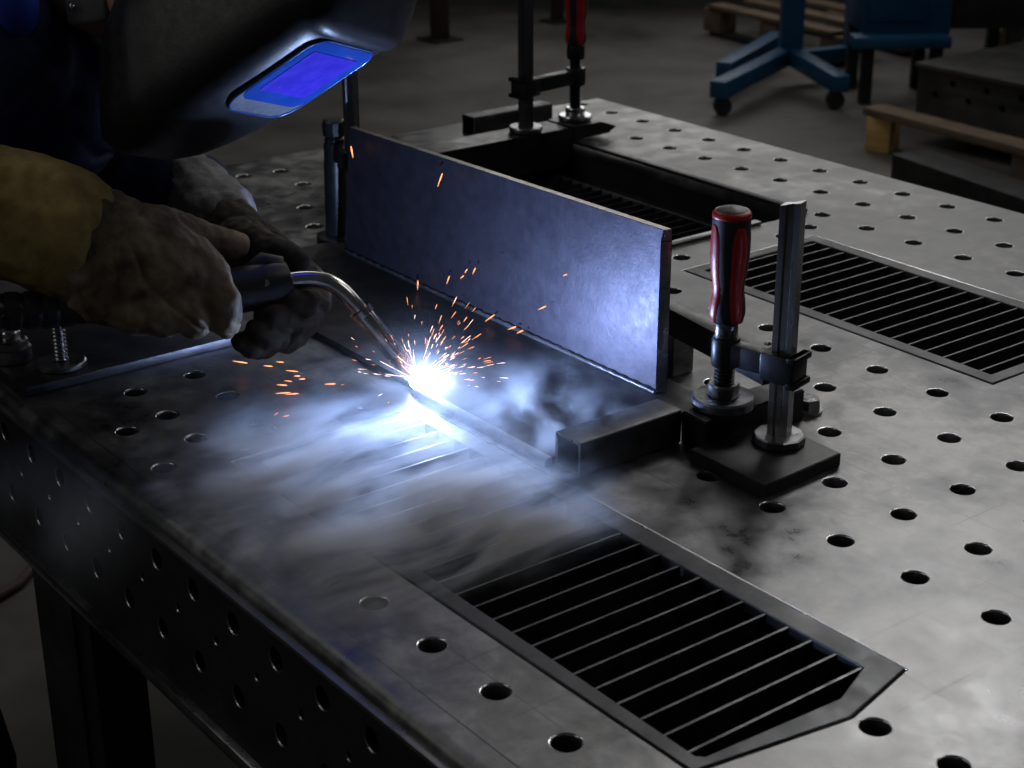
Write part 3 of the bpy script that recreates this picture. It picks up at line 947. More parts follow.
# ------------------------------------------------------------------ welder
def skin_mesh(chains, sub=2, disp=0.0, dscale=20.0, seed=0.0, fold=0.0, foldf=60.0):
    """chains: list of lists of (point, rx, ry); a chain's first point may be an index pair (chain, i) to branch from"""
    me = bpy.data.meshes.new('body')
    verts, edges, rad = [], [], []
    idx = []
    for ch in chains:
        ids = []
        for it in ch:
            if isinstance(it, tuple) and len(it) == 2 and isinstance(it[0], int):
                ids.append(idx[it[0]][it[1]])
                continue
            verts.append(Vector(it[0]))
            rad.append((it[1], it[2] if len(it) > 2 else it[1]))
            ids.append(len(verts) - 1)
        for a, b in zip(ids, ids[1:]):
            edges.append((a, b))
        idx.append(ids)
    me.from_pydata(verts, edges, [])
    o = bpy.data.objects.new('body', me)
    COL.objects.link(o)
    md = o.modifiers.new('skin', 'SKIN')
    md.use_smooth_shade = True
    md.branch_smoothing = 0.6
    for v_, r_ in zip(me.skin_vertices[0].data, rad):
        v_.radius = r_
        v_.use_root = False
    me.skin_vertices[0].data[0].use_root = True
    sb = o.modifiers.new('sub', 'SUBSURF')
    sb.levels = sb.render_levels = sub
    dg = bpy.context.evaluated_depsgraph_get()
    out = bpy.data.meshes.new_from_object(o.evaluated_get(dg))
    bpy.data.objects.remove(o)
    if disp or fold:
        ns = [v_.normal.copy() for v_ in out.vertices]
        for v_, n_ in zip(out.vertices, ns):
            q = v_.co * dscale + Vector((seed, seed, seed))
            h = mnoise.noise(q) * disp + mnoise.noise(q * 2.7) * disp * 0.5
            if fold:
                w_ = mnoise.noise(v_.co * foldf * 0.25 + Vector((seed, 3, 1))) * 2.4
                h += fold * (1 - abs(math.sin(v_.co.dot(RV * 0.8 + UV * 0.5) * foldf + w_ * 2.0)) * 2) * (0.4 + 0.6 * abs(mnoise.noise(q * 0.5)))
            v_.co += n_ * h
    return out


def blob_mesh(chains, voxel=0.004, smooth=6, disp=0.0, dscale=20.0, seed=0.0, fold=0.0, foldf=60.0, fdir=None):
    """chains of (point, radius[, depth ratio]); tapered limbs fused into one surface"""
    bm = bmesh.new()
    for ch in chains:
        its = [(Vector(c[0]), c[1], c[2] if len(c) > 2 else 1.0) for c in ch]
        for (p, r, e), (p1, r1, e1) in zip(its, its[1:]):
            n = max(2, int((p1 - p).length / (min(r, r1) * 0.22)))
            for k in range(n + 1):
                t = k / n
                rr_ = r + (r1 - r) * t
                ee = e + (e1 - e) * t
                g_ = bmesh.ops.create_icosphere(bm, subdivisions=2, radius=rr_)
                c_ = p.lerp(p1, t)
                for v_ in g_['verts']:
                    q_ = v_.co
                    v_.co = c_ + q_ - FV * (q_.dot(FV) * (1 - ee))
    me = bpy.data.meshes.new('body')
    bm.to_mesh(me)
    bm.free()
    o = bpy.data.objects.new('body', me)
    COL.objects.link(o)
    md = o.modifiers.new('remesh', 'REMESH')
    md.mode = 'VOXEL'
    md.voxel_size = voxel
    sm = o.modifiers.new('smooth', 'SMOOTH')
    sm.factor = 0.5
    sm.iterations = smooth
    dg = bpy.context.evaluated_depsgraph_get()
    out = bpy.data.meshes.new_from_object(o.evaluated_get(dg))
    bpy.data.objects.remove(o)
    fd = (fdir or (RV * 0.85 + UV * 0.5)).normalized()
    ns = [v_.normal.copy() for v_ in out.vertices]
    for v_, n_ in zip(out.vertices, ns):
        q = v_.co * dscale + Vector((seed, seed, seed))
        h = mnoise.noise(q) * disp + mnoise.noise(q * 2.7) * disp * 0.45
        if fold:
            w_ = mnoise.noise(v_.co * foldf * 0.22 + Vector((seed, 3, 1))) * 3.0
            am = max(0.0, mnoise.noise(q * 0.6 + Vector((7, 0, 0))) * 1.4 + 0.35)
            h -= fold * am * max(0.0, 1 - abs(math.sin(v_.co.dot(fd) * foldf + w_ * 1.6)) * 2.2)
        v_.co += n_ * h
    return out


per = thing('person', 'welder in dark helmet, navy jacket and brown leather gauntlets leaning over the table', 'person', (-0.95, -1.12, FZ))

# body under the clothes: head and neck
HO = at(165, 140, 2.06)                                    # chin of the helmet
A_ = (RV * 0.880 + UV * 0.475 - FV * 0.46).normalized()    # chin to crown
N_ = (RV * 0.475 - UV * 0.880)
N_ = (N_ - A_ * N_.dot(A_)).normalized()
T_ = A_.cross(N_)
if T_.dot(FV) > 0:
    T_ = -T_                                               # towards the photographer
psi = math.radians(10)
NF = (N_ * math.cos(psi) + T_ * math.sin(psi)).normalized()     # where the face looks
SF = (T_ * math.cos(psi) - N_ * math.sin(psi)).normalized()     # wearer's side facing the photographer


def hp(a, n, s):
    return HO + A_ * a + NF * n + SF * s


head = MB()
hc = hp(0.20, -0.105, 0)
g = bmesh.ops.create_uvsphere(head.bm, u_segments=40, v_segments=28, radius=1.0)
for v_ in head.bm.verts:
    c = v_.co.copy()
    a, n_, s_ = c.z * 0.115, c.x * 0.095, c.y * 0.075
    if a < 0:
        s_ *= 1 - 0.35 * (-a / 0.115) ** 2
        n_ = n_ * (1 - 0.25 * (-a / 0.115) ** 2) + 0.012 * (-a / 0.115)
    if n_ > 0.05:
        n_ += 0.022 * math.exp(-(s_ / 0.011) ** 2 - ((a + 0.022) / 0.018) ** 2)      # nose
        n_ -= 0.007 * math.exp(-((abs(s_) - 0.032) / 0.012) ** 2 - ((a - 0.004) / 0.010) ** 2)   # eye sockets
        n_ += 0.005 * math.exp(-(s_ / 0.022) ** 2 - ((a + 0.058) / 0.006) ** 2)      # lips
        n_ -= 0.003 * math.exp(-(s_ / 0.022) ** 2 - ((a + 0.0625) / 0.002) ** 2)
    s_ += math.copysign(0.016, s_) * math.exp(-((n_ + 0.012) / 0.014) ** 2 - ((a + 0.008) / 0.026) ** 2) * (abs(s_) > 0.05)   # ears
    v_.co = hc + A_ * a + NF * n_ + SF * s_
nk0 = hp(0.07, -0.13, 0)
head.tube([hp(0.15, -0.11, 0), hp(0.08, -0.135, 0), hp(0.02, -0.20, 0.0), hp(-0.02, -0.26, 0.0)], [0.055, 0.058, 0.062, 0.07], 20)
obj('head', head, M_SKIN, per, 60)

# helmet shell
ST = [  # a, front n, half width, back n
    (-0.045, -0.0075, 0.070, -0.150), (-0.030, 0.0085, 0.085, -0.165), (0.000, 0.0185, 0.100, -0.180), (0.040, 0.0255, 0.110, -0.190),
    (0.090, 0.0305, 0.115, -0.195), (0.140, 0.0325, 0.118, -0.200), (0.200, 0.0335, 0.120, -0.200), (0.260, 0.0335, 0.120, -0.200),
    (0.284, 0.0335, 0.120, -0.198), (0.296, 0.0405, 0.120, -0.195), (0.310, 0.0385, 0.118, -0.190), (0.330, 0.0245, 0.114, -0.185),
    (0.355, 0.0045, 0.105, -0.175), (0.380, -0.0225, 0.090, -0.150), (0.395, -0.0525, 0.060, -0.120), (0.400, -0.0725, 0.020, -0.100)]


def interp(a):
    for s0, s1 in zip(ST, ST[1:]):
        if s0[0] <= a <= s1[0]:
            t = (a - s0[0]) / (s1[0] - s0[0])
            return tuple(s0[k] + (s1[k] - s0[k]) * t for k in range(1, 4))
    return ST[-1][1:]


shell = MB()
NA, NS = 60, 72
rings = []
for i in range(NA + 1):
    a = -0.045 + 0.445 * i / NA
    f_, w_, b_ = interp(a)
    row = []
    for k in range(NS + 1):
        ph = -2.55 + 5.10 * k / NS                          # open at the back
        c_, s_ = math.cos(ph), math.sin(ph)
        e = 2 / 5.0
        e = 2 / 5.0 if c_ > 0 else 2 / 2.6
        x = math.copysign(abs(c_) ** e, c_)
        y = math.copysign(abs(s_) ** e, s_)
        cn = -0.085
        n_ = cn + ((f_ - cn) * x if x > 0 else (cn - b_) * x)
        sk = 0.52 * max(0.0, -n_ - 0.02) * (1 - i / NA)
        row.append(shell.bm.verts.new(hp(a + sk, n_, w_ * y * 0.90)))
    rings.append(row)
for a, b in zip(rings, rings[1:]):
    for k in range(NS):
        shell.bm.faces.new((a[k], a[k + 1], b[k + 1], b[k]))
bmesh.ops.recalc_face_normals(shell.bm, faces=shell.bm.faces)
bmesh.ops.solidify(shell.bm, geom=list(shell.bm.faces), thickness=0.004)
helm = obj('welding_helmet', shell, M_HELMET, per, 60)
tag(helm, 'black welding helmet shell', None)


def lens_panel(a0, a1, half, n0, thick, rnd_, belly=0.0):
    """rounded plate across the face opening, facing NF"""
    pts_ = []
    for ca, cs, q0 in ((a1 - rnd_, half - rnd_, 0), (a0 + rnd_, half - rnd_, 90), (a0 + rnd_, -half + rnd_, 180), (a1 - rnd_, -half + rnd_, 270)):
        for k in range(7):
            q = math.radians(q0 + 15 * k)
            pts_.append((ca + rnd_ * math.cos(q), cs + rnd_ * math.sin(q)))
    pts_ = [(a - (belly * (1 - (s_ / half) ** 2) if a < (a0 + a1) / 2 else 0), s_) for a, s_ in pts_]
    mb = MB()
    lo = [mb.bm.verts.new(hp(a, n0, s_)) for a, s_ in pts_]
    hi = [mb.bm.verts.new(hp(a, n0 + thick, s_)) for a, s_ in pts_]
    n = len(pts_)
    mb.bm.faces.new(lo[::-1])
    mb.bm.faces.new(hi)
    for k in range(n):
        mb.bm.faces.new((lo[k], lo[(k + 1) % n], hi[(k + 1) % n], hi[k]))
    return mb, pts_


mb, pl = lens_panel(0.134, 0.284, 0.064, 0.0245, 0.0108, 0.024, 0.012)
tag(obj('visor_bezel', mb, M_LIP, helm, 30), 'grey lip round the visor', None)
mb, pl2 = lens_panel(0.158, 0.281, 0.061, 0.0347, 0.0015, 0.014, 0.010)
tag(obj('cover_lens', mb, M_LENS, helm, 30), 'cover lens coloured blue for the arc reflection', None)
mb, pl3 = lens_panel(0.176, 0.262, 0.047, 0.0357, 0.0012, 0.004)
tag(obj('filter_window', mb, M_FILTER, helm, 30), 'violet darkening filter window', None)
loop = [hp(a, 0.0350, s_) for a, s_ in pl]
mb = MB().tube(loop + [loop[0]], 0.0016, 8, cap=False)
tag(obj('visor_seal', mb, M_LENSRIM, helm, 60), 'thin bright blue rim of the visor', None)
# strap with snap behind the helmet
q0, q1 = at(88, -20, 2.0), at(84, 22, 2.0)
sb = MB()
sb.box((at(86, 0, 2.02)), (0.05, 0.012, 0.058), Matrix((RV, FV, UV)).transposed() @ Matrix.Rotation(-0.12, 3, 'Y'), 0.006, 3)
hs = obj('harness_strap', sb, M_STRAP, per, 40)
obj('snap', MB().sph(at(72, 7, 2.008), 0.0045, 2), M_CHROME, hs)

# jacket: torso and both sleeves, one continuous garment
sh_r = at(-10, 40, 2.06)
sh_l = at(110, 70, 2.38)
ch = at(10, 95, 2.24)
hip = Vector((-0.88, -1.22, 0.03))
wa = Vector((-0.80, -1.07, 0.20))
nkp = at(75, 60, 2.20)
el_r = at(-200, 210, 1.90)
el_l = at(95, 185, 2.42)
wr_r = at(-40, 222, 1.93)
wr_l = at(208, 193, 2.335)
jk = blob_mesh([
    [(hip, 0.150), (wa, 0.148), (ch, 0.160), (nkp, 0.080)],
    [(ch, 0.12), (sh_r, 0.090), ((sh_r + el_r) / 2, 0.076), (el_r, 0.070), ((el_r + wr_r) / 2, 0.066), (wr_r, 0.062)],
    [(ch, 0.12), (sh_l, 0.090), (at(90, 130, 2.44), 0.078), (el_l, 0.070), (at(150, 184, 2.390), 0.060), (at(196, 186, 2.352), 0.050)],
], 0.008, 4, 0.012, 12.0, 2.0, 0.010, 34.0)
jo = link('jacket', jk, M_JACKET, per, 60)
jo['label'] = 'navy work jacket'
obj('shoulder_panel', MB().sph(at(8, 0, 2.0), (0.045, 0.035, 0.05), 3), M_BLUEJ, per, 60)
per.children[-1]['label'] = 'royal blue shoulder panel'
# legs and boots
hipR = hip + Vector((0.08, -0.05, -0.12))
hipL = hip + Vector((-0.08, 0.04, -0.12))
knR = Vector((-0.520, -1.055, -0.47))
knL = Vector((-1.00, -1.14, -0.42))
anR = Vector((-0.56, -1.12, FZ + 0.10))
anL = Vector((-1.08, -1.22, FZ + 0.10))
tr = skin_mesh([
    [(hip + Vector((0, 0, 0.02)), 0.16, 0.14), (hip + Vector((0.01, -0.02, -0.12)), 0.15, 0.13)],
    [(0, 1), (hipR + Vector((0, 0, -0.08)), 0.098), (knR, 0.075), ((knR + anR) / 2, 0.070), (anR, 0.062)],
    [(0, 1), (hipL + Vector((0, 0, -0.08)), 0.098), (knL, 0.075), ((knL + anL) / 2, 0.070), (anL, 0.062)],
], 2, 0.006, 16.0, 5.0, 0.003, 45.0)
link('trousers', tr, M_TROUSER, per, 60)
for an in (anR, anL):
    bt = skin_mesh([[(an + Vector((0, 0, 0.03)), 0.052), (an + Vector((0, 0, -0.05)), 0.050), (an + Vector((0.07, 0.05, -0.062)), 0.046, 0.036), (an + Vector((0.15, 0.10, -0.068)), 0.040, 0.030)]], 2)
    link('boot', bt, M_BOOT, per, 60)

# right glove: big gauntlet from the left, thumb along the top of the handle, fingers curled down over it
gR = blob_mesh([
    [(at(70, 236, 1.955), 0.076, 0.9), (at(108, 258, 1.965), 0.080, 0.85), (at(146, 272, 1.975), 0.075, 0.8), (at(176, 280, 1.985), 0.062, 0.75), (at(196, 284, 1.99), 0.048, 0.8)],
    # thumb lying on top
    [(at(150, 238, 1.995), 0.045, 0.9), (at(178, 233, 2.02), 0.027), (at(204, 238, 2.045), 0.0215), (at(226, 244, 2.055), 0.0200), (at(236, 246, 2.06), 0.0185)],
    # index finger, folded down over the front of the handle
    [(at(190, 262, 1.99), 0.034, 0.9), (at(208, 276, 1.98), 0.0275), (at(221, 300, 1.978), 0.0235), (at(226, 318, 1.985), 0.0210), (at(226, 326, 2.00), 0.0180)],
    # middle, ring and little fingers
    [(at(172, 296, 1.965), 0.034, 0.9), (at(186, 310, 1.958), 0.0245), (at(192, 322, 1.965), 0.0210), (at(196, 326, 1.99), 0.018)],
    [(at(138, 300, 1.955), 0.036, 0.9), (at(154, 314, 1.948), 0.0240), (at(162, 322, 1.955), 0.0200), (at(168, 324, 1.98), 0.017)],
    [(at(104, 296, 1.955), 0.036, 0.9), (at(120, 312, 1.948), 0.0230), (at(130, 320, 1.955), 0.0190), (at(138, 322, 1.98), 0.016)],
], 0.0032, 5, 0.0040, 30.0, 1.0, 0.0050, 62.0)
go = link('glove', gR, M_GLOVE, per, 0)
for p_ in gR.polygons:
    p_.use_smooth = True
go['label'] = 'brown leather gauntlet of the right hand'
cf = blob_mesh([[(at(-70, 206, 1.93), 0.084), (at(-20, 210, 1.938), 0.080), (at(20, 216, 1.945), 0.0795), (at(52, 227, 1.952), 0.0800), (at(64, 233, 1.955), 0.0815)]], 0.004, 4, 0.0035, 16.0, 6.0, 0.004, 40.0)
co = link('gauntlet_cuff', cf, M_CUFF, go, 0)
for p_ in cf.polygons:
    p_.use_smooth = True
co['label'] = 'yellowish cuff of the right gauntlet'

# left glove: from the far side, palm under the torch, fingers curled up towards the photographer
gL = blob_mesh([
    [(at(214, 208, 2.32), 0.044, 0.9), (at(232, 234, 2.275), 0.047, 0.8), (at(262, 262, 2.235), 0.048, 0.7), (at(284, 288, 2.215), 0.046, 0.7), (at(300, 302, 2.205), 0.036, 0.8)],
    # thumb over the top of the handle
    [(at(240, 240, 2.22), 0.034), (at(262, 246, 2.165), 0.0235), (at(282, 253, 2.135), 0.0205), (at(298, 262, 2.115), 0.0175)],
    # index to little finger: round the far side, tips back towards the photographer
    [(at(300, 276, 2.20), 0.028), (at(316, 290, 2.175), 0.0215), (at(316, 305, 2.125), 0.0200), (at(302, 305, 2.085), 0.0195), (at(293, 301, 2.075), 0.0180)],
    [(at(300, 296, 2.195), 0.028), (at(312, 312, 2.16), 0.0215), (at(304, 324, 2.115), 0.0200), (at(284, 320, 2.075), 0.0195), (at(272, 315, 2.065), 0.0180)],
    [(at(290, 308, 2.185), 0.028), (at(298, 328, 2.15), 0.0205), (at(288, 338, 2.105), 0.0195), (at(268, 336, 2.07), 0.0185), (at(256, 331, 2.06), 0.0165)],
    [(at(272, 312, 2.18), 0.026), (at(276, 338, 2.14), 0.0190), (at(264, 347, 2.10), 0.0175), (at(250, 345, 2.07), 0.0165), (at(243, 341, 2.065), 0.0150)],
], 0.0030, 4, 0.0030, 34.0, 4.0, 0.0030, 70.0)
gl = link('glove', gL, M_GLOVE2, per, 0)
for p_ in gL.polygons:
    p_.use_smooth = True
gl['label'] = 'brown leather glove of the left hand under the torch'
cl_ = blob_mesh([[(at(186, 178, 2.365), 0.044), (at(200, 194, 2.345), 0.051), (at(216, 212, 2.318), 0.054), (at(222, 219, 2.306), 0.0525)]], 0.0035, 4, 0.003, 34.0, 8.0, 0.0035, 55.0)
c_o = link('glove_cuff', cl_, M_GREYCUFF, gl, 0)
for p_ in cl_.polygons:
    p_.use_smooth = True
c_o['label'] = 'grey cloth cuff of the left glove'

# ------------------------------------------------------------------ background
def G(u, v_):
    return on(u, v_, FZ)


# blue mobile stand
p0 = G(788, 84)
st = thing('mobile_stand', 'blue steel stand with splayed feet on castors in the background', 'stand', p0)
FR = Vector((RV.x, RV.y, 0)).normalized()
FF = Vector((FV.x, FV.y, 0)).normalized()
fz = FZ + 0.12
obj('post', MB().beam((p0.x, p0.y, fz), (p0.x, p0.y, FZ + 1.3), 0.10, 0.10, up=FF), M_BLUE, st)
pb = p0 + FR * 0.33 + FF * 0.15
obj('post', MB().beam((pb.x, pb.y, fz), (pb.x, pb.y, FZ + 1.3), 0.10, 0.10, up=FF), M_BLUE, st)
e1 = G(716, 118)
e2 = G(840, 112)
e3 = G(722, 97)
for e, s_ in ((e1, p0), (e2, p0), (e3, p0 + FF * 0.35)):
    a = Vector((e.x, e.y, fz))
    b = Vector((s_.x, s_.y, fz + 0.02))
    ft = obj('foot', MB().beam(a, b, 0.075, 0.075, bev=0.006), M_BLUE, st)
    dd = (b - a).normalized()
    w_ = a + dd * 0.06
    obj('castor', MB().cyl((w_.x - FF.x * 0.02, w_.y - FF.y * 0.02, FZ + 0.042), (w_.x + FF.x * 0.02, w_.y + FF.y * 0.02, FZ + 0.042), 0.04, n=20).bx(w_.x - 0.015, w_.x + 0.015, w_.y - 0.015, w_.y + 0.015, FZ + 0.045, fz - 0.03), M_RUBBER, ft)
obj('cross_member', MB().beam((p0.x, p0.y, fz), (pb.x, pb.y, fz), 0.06, 0.06), M_BLUE, st)

# blue cabinet
pc = G(870, 108)
cb = thing('blue_cabinet', 'blue painted cabinet on dark legs with a ledge, at the top right', 'cabinet', pc)
c0 = Vector((pc.x, pc.y, 0)) + FF * 0.25
RB = Matrix((FR, FF, Vector((0, 0, 1)))).transposed()
mid = c0 + FR * 0.14
obj('body', MB().box((mid.x, mid.y, FZ + 0.80), (0.38, 0.42, 0.98), RB, 0.006), M_BLUE, cb)
q = mid - FF * 0.213 - FR * 0.045
dr = obj('door', MB().box((q.x, q.y, FZ + 0.82), (0.25, 0.012, 0.90), RB, 0.004), M_BLUE, cb)
q2 = q - FF * 0.012 + FR * 0.09
obj('handle', MB().box((q2.x, q2.y, FZ + 0.9), (0.015, 0.02, 0.12), RB, 0.004), M_BLACK, dr)
q = mid - FF * 0.235 - FR * 0.03
obj('ledge', MB().box((q.x, q.y, FZ + 0.29), (0.42, 0.12, 0.05), RB, 0.006), M_BLUE, cb)
q = mid + FR * 0.36
obj('side_box', MB().box((q.x, q.y, FZ + 0.80), (0.34, 0.36, 0.94), RB, 0.006), M_DARKB, cb)
for sx in (-0.15, 0.15, 0.48):
    for sy in (-0.16, 0.16):
        q = mid + FR * sx + FF * sy
        obj('leg', MB().beam((q.x, q.y, FZ), (q.x, q.y, FZ + 0.32), 0.05, 0.05, up=FF), M_DARKB, cb)

# perforated slab on timber
s0 = Vector((-2.81, 3.63, 0))
sl = thing('perforated_slab', 'heavy grey steel slab with holes in its sides resting on timber at the right', 'slab', (s0.x + 0.7, s0.y + 0.6, FZ + 0.171))
holes = []
for k in range(8):
    holes.append(circle(0.09 + 0.16 * k, 0.045, 0.014, 14))
    holes.append(circle(0.17 + 0.16 * k, 0.100, 0.014, 14))
bm = fill_curve(rect(0, 1.4, -0.085, 0.145), holes, 0.03, 0.002)
bmesh.ops.transform(bm, matrix=Matrix.Translation((s0.x, s0.y, FZ + 0.172)) @ Matrix.Rotation(math.pi / 2, 4, 'X'), verts=bm.verts)
obj('front_face', bm, M_SLAB, sl, 30)
obj('top', MB().bx(s0.x, s0.x + 1.4, s0.y - 0.03, s0.y + 1.1, FZ + 0.317, FZ + 0.335, 0.002), M_SLAB, sl)
obj('side_face', MB().bx(s0.x, s0.x + 0.03, s0.y + 0.001, s0.y + 1.1, FZ + 0.09, FZ + 0.3165), M_SLAB, sl)
obj('inner_web', MB().bx(s0.x + 0.03, s0.x + 1.4, s0.y + 0.002, s0.y + 1.1, FZ + 0.172, FZ + 0.20), M_DARKB, sl)

pal = thing('timber_pallet', 'timber pallet with a yellow end block under the grey steel slab', 'pallet', (-2.82, 3.6, FZ))
tag(obj('block', MB().box((-2.83, 3.47, FZ + 0.070), (0.10, 0.12, 0.138), Matrix.Rotation(0.35, 3, 'Z'), 0.004), M_YWOOD, pal), 'yellow timber end block', None)
obj('deck_board', MB().box((-2.36, 3.43, FZ + 0.1555), (1.05, 0.11, 0.03), Matrix.Rotation(-0.06, 3, 'Z'), 0.002), M_WOOD, pal)
obj('deck_board', MB().bx(-2.74, -1.5, 4.3, 4.42, FZ + 0.141, FZ + 0.1705, 0.002), M_WOOD, pal)
for bx_ in (-2.1, -1.6):
    obj('block', MB().box((bx_, 3.44 - (bx_ + 2.36) * 0.06, FZ + 0.070), (0.10, 0.1, 0.139), None, 0.004), M_WOOD, pal)
obj('block', MB().box((-2.66, 4.36, FZ + 0.070), (0.12, 0.1, 0.139), None, 0.004), M_WOOD, pal)
obj('block', MB().box((-1.6, 4.36, FZ + 0.070), (0.12, 0.1, 0.139), None, 0.004), M_WOOD, pal)

b0, b1 = on(908, 170, FZ + 0.07), on(1060, 224, FZ + 0.07)
bmn = MB().beam((b0.x, b0.y, FZ + 0.0705), (b1.x, b1.y, FZ + 0.0705), 0.16, 0.14, bev=0.004)
tag(obj('steel_girder', bmn, M_DARKB), 'long dark steel girder on the floor in front of the yellow timber block', 'girder')

# pallets far back
for (u, v_, lab) in ((735, 42, 'worn timber pallet with pale block ends behind the blue stand'),):
    a, b = G(712, 36), G(768, 50)
    pp = thing('timber_pallet', lab, 'pallet', a)
    along = (b - a).normalized()
    perp = Vector((-along.y, along.x, 0))
    if perp.dot(FF) < 0:
        perp = -perp
    R3 = Matrix((along, perp, Vector((0, 0, 1)))).transposed()
    for q in (0.0, (b - a).length, (b - a).length * 2):
        for w_ in (0.05, 0.5):
            c = a + along * q + perp * w_
            obj('block', MB().box((c.x, c.y, FZ + 0.083), (0.13, 0.12, 0.122), R3, 0.004), M_WOOD, pp)
    for w_ in (0.03, 0.27, 0.52):
        c = a + along * (b - a).length + perp * w_
        obj('deck_board', MB().box((c.x, c.y, FZ + 0.156), (0.95, 0.10, 0.022), R3, 0.002), M_WOOD, pp)
    for w_ in (0.05, 0.5):
        c = a + along * (b - a).length + perp * w_
        obj('runner', MB().box((c.x, c.y, FZ + 0.011), (0.95, 0.10, 0.021), R3, 0.002), M_DARKB, pp)
a = G(1000, 54)
c = a
tag(obj('leaning_timber', MB().beam((a.x, a.y, FZ + 0.012), (a.x + 0.12, a.y + 0.10, FZ + 0.32), 0.13, 0.05, up=FF, bev=0.004), M_WOOD),
    'pale timber plank leaning behind the grey steel slab', 'plank')
a = G(440, 40)
pst = thing('rack_post', 'rust-brown post on the floor to the right of the helmet', 'post', a)
obj('upright', MB().beam((a.x, a.y, FZ + 0.01), (a.x, a.y, FZ + 1.6), 0.10, 0.08, up=FF, bev=0.004), M_RUST, pst)
obj('foot_plate', MB().bx(a.x - 0.09, a.x + 0.09, a.y - 0.09, a.y + 0.09, FZ, FZ + 0.011), M_DARKB, pst)
a = G(557, 22)
pst = thing('rack_post', 'dark slim post on the floor behind the rear clamp', 'post', a)
obj('upright', MB().beam((a.x, a.y, FZ + 0.01), (a.x, a.y, FZ + 1.6), 0.07, 0.07, up=FF, bev=0.004), M_RUST, pst)
obj('foot_plate', MB().bx(a.x - 0.07, a.x + 0.07, a.y - 0.07, a.y + 0.07, FZ, FZ + 0.011), M_DARKB, pst)

hp_ = [G(-60, 640), G(-20, 612), G(0, 600), G(20, 588), G(35, 570), G(60, 540), G(110, 510)]
tag(obj('floor_hose', MB().tube([Vector((q.x, q.y, FZ + 0.0105)) for q in hp_], 0.010, 12), M_HOSE),
    'thin brown hose on the floor left of the table leg', 'hose')

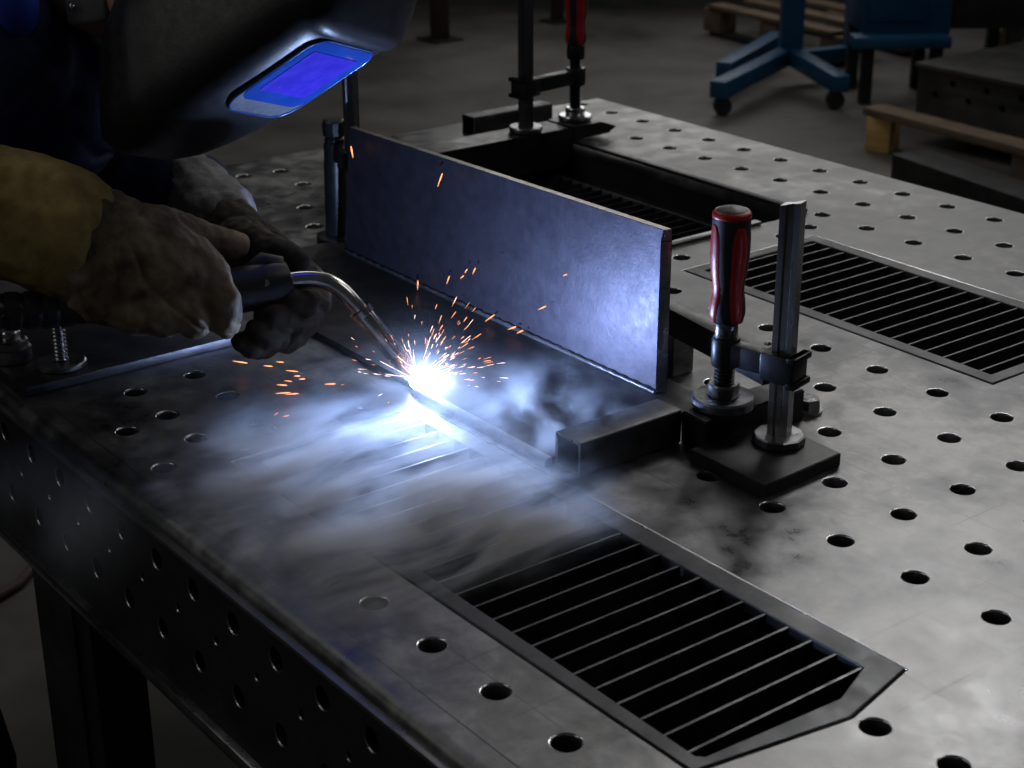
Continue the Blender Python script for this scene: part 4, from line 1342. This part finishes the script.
# ------------------------------------------------------------------ welding smoke
def smoke_material():
    mt = bpy.data.materials.new('welding_smoke')
    mt.use_nodes = True
    t = NT(mt)
    t.n.remove(t.n['Principled BSDF'])
    geo = t.node('ShaderNodeNewGeometry').outputs['Position']
    sx = t.node('ShaderNodeSeparateXYZ')
    t.l.new(geo, sx.inputs[0])
    X, Y = sx.outputs[0], sx.outputs[1]
    Z = t.math('SUBTRACT', sx.outputs[2], Z0)
    warp = t.node('ShaderNodeTexNoise')
    t.l.new(geo, warp.inputs['Vector'])
    warp.inputs['Scale'].default_value = 7.0
    warp.inputs['Detail'].default_value = 2.0
    va = t.node('ShaderNodeVectorMath', operation='MULTIPLY_ADD')
    t.l.new(warp.outputs['Color'], va.inputs[0])
    va.inputs[1].default_value = (0.07, 0.10, 0.05)
    t.l.new(geo, va.inputs[2])
    P = va.outputs[0]
    streak = t.noise(t.mapping(P, (1.0, 0.12, 1.0), rot=(0, 0, 0.10)), 38.0, 4.0, 0.6)
    cloud = t.noise(P, 9.0, 3.0, 0.5)
    mod = t.math('MULTIPLY', t.step(streak, 0.46, 0.62), t.step(cloud, 0.30, 0.62))
    mod = t.math('ADD', t.math('MULTIPLY', mod, 2.6), 0.07)
    # thin sheet drifting from the seam to the front edge and over it
    mx = t.math('MULTIPLY', t.step(X, -0.205, -0.150), t.math('SUBTRACT', 1.0, t.step(X, 0.13, 0.28)))
    my = t.math('MULTIPLY', t.step(Y, -0.955, -0.79), t.math('SUBTRACT', 1.0, t.step(Y, -0.625, -0.535)))
    zz = t.math('POWER', 2.718, t.math('MULTIPLY', t.math('ABSOLUTE', t.math('SUBTRACT', Z, 0.014)), -55.0))
    vd = t.node('ShaderNodeVectorMath', operation='DISTANCE')
    t.l.new(geo, vd.inputs[0])
    vd.inputs[1].default_value = ARC + Vector((0.01, 0, Z0 + 0.004))
    far = t.math('ADD', t.math('MULTIPLY', t.math('POWER', t.math('MULTIPLY', vd.outputs['Value'], 4.0), 1.7), 1.25), 0.0)
    far = t.math('MULTIPLY', far, t.math('ADD', t.math('MULTIPLY', t.step(vd.outputs['Value'], 0.05, 0.20), 0.85), 0.15))
    d1 = t.math('MULTIPLY', t.math('MULTIPLY', t.math('MULTIPLY', mx, my), t.math('MULTIPLY', zz, mod)), far)
    # spill down the side panel
    sy = t.math('SUBTRACT', 1.0, t.step(Y, -0.985, -0.95))
    sz = t.math('MULTIPLY', t.step(Z, -0.12, -0.02), t.math('SUBTRACT', 1.0, t.step(Z, 0.0, 0.05)))
    sxx = t.math('MULTIPLY', t.step(X, -0.36, -0.22), t.math('SUBTRACT', 1.0, t.step(X, -0.16, -0.02)))
    d2 = t.math('MULTIPLY', t.math('MULTIPLY', sy, sz), t.math('MULTIPLY', sxx, t.math('MULTIPLY', t.step(cloud, 0.34, 0.62), 0.10)))
    # wisps over the plate beside the tube
    wx = t.math('MULTIPLY', t.step(X, -0.14, -0.04), t.math('SUBTRACT', 1.0, t.step(X, 0.05, 0.13)))
    wy = t.math('MULTIPLY', t.step(Y, -0.56, -0.50), t.math('SUBTRACT', 1.0, t.step(Y, -0.46, -0.36)))
    wz = t.math('SUBTRACT', 1.0, t.step(Z, 0.01, 0.10))
    wn = t.noise(P, 17.0, 4.0, 0.55, 0.4)
    d3 = t.math('MULTIPLY', t.math('MULTIPLY', t.math('MULTIPLY', wx, t.step(vd.outputs['Value'], 0.04, 0.26)), wy), t.math('MULTIPLY', wz, t.math('MULTIPLY', t.step(wn, 0.44, 0.68), 0.6)))
    # fume added close round the arc to give its halo
    d4 = t.math('MULTIPLY', t.math('POWER', 2.718, t.math('MULTIPLY', vd.outputs['Value'], -38.0)), 0.025)
    tot = t.math('ADD', t.math('ADD', d1, d2), t.math('ADD', d3, d4))
    dens = t.math('MULTIPLY', tot, 26.0)
    sc = t.node('ShaderNodeVolumeScatter')
    sc.inputs['Color'].default_value = (0.84, 0.92, 1.0, 1)
    sc.inputs['Anisotropy'].default_value = 0.35
    t.l.new(dens, sc.inputs['Density'])
    t.l.new(sc.outputs[0], t.n['Material Output'].inputs['Volume'])
    return mt


tag(obj('welding_smoke', MB().bx(-0.38, 0.32, -1.06, -0.33, -0.13, 0.13), smoke_material(), None, 0),
    'pale blue welding smoke streaming from the arc across the grate and over the table edge', 'smoke', None, 'stuff')
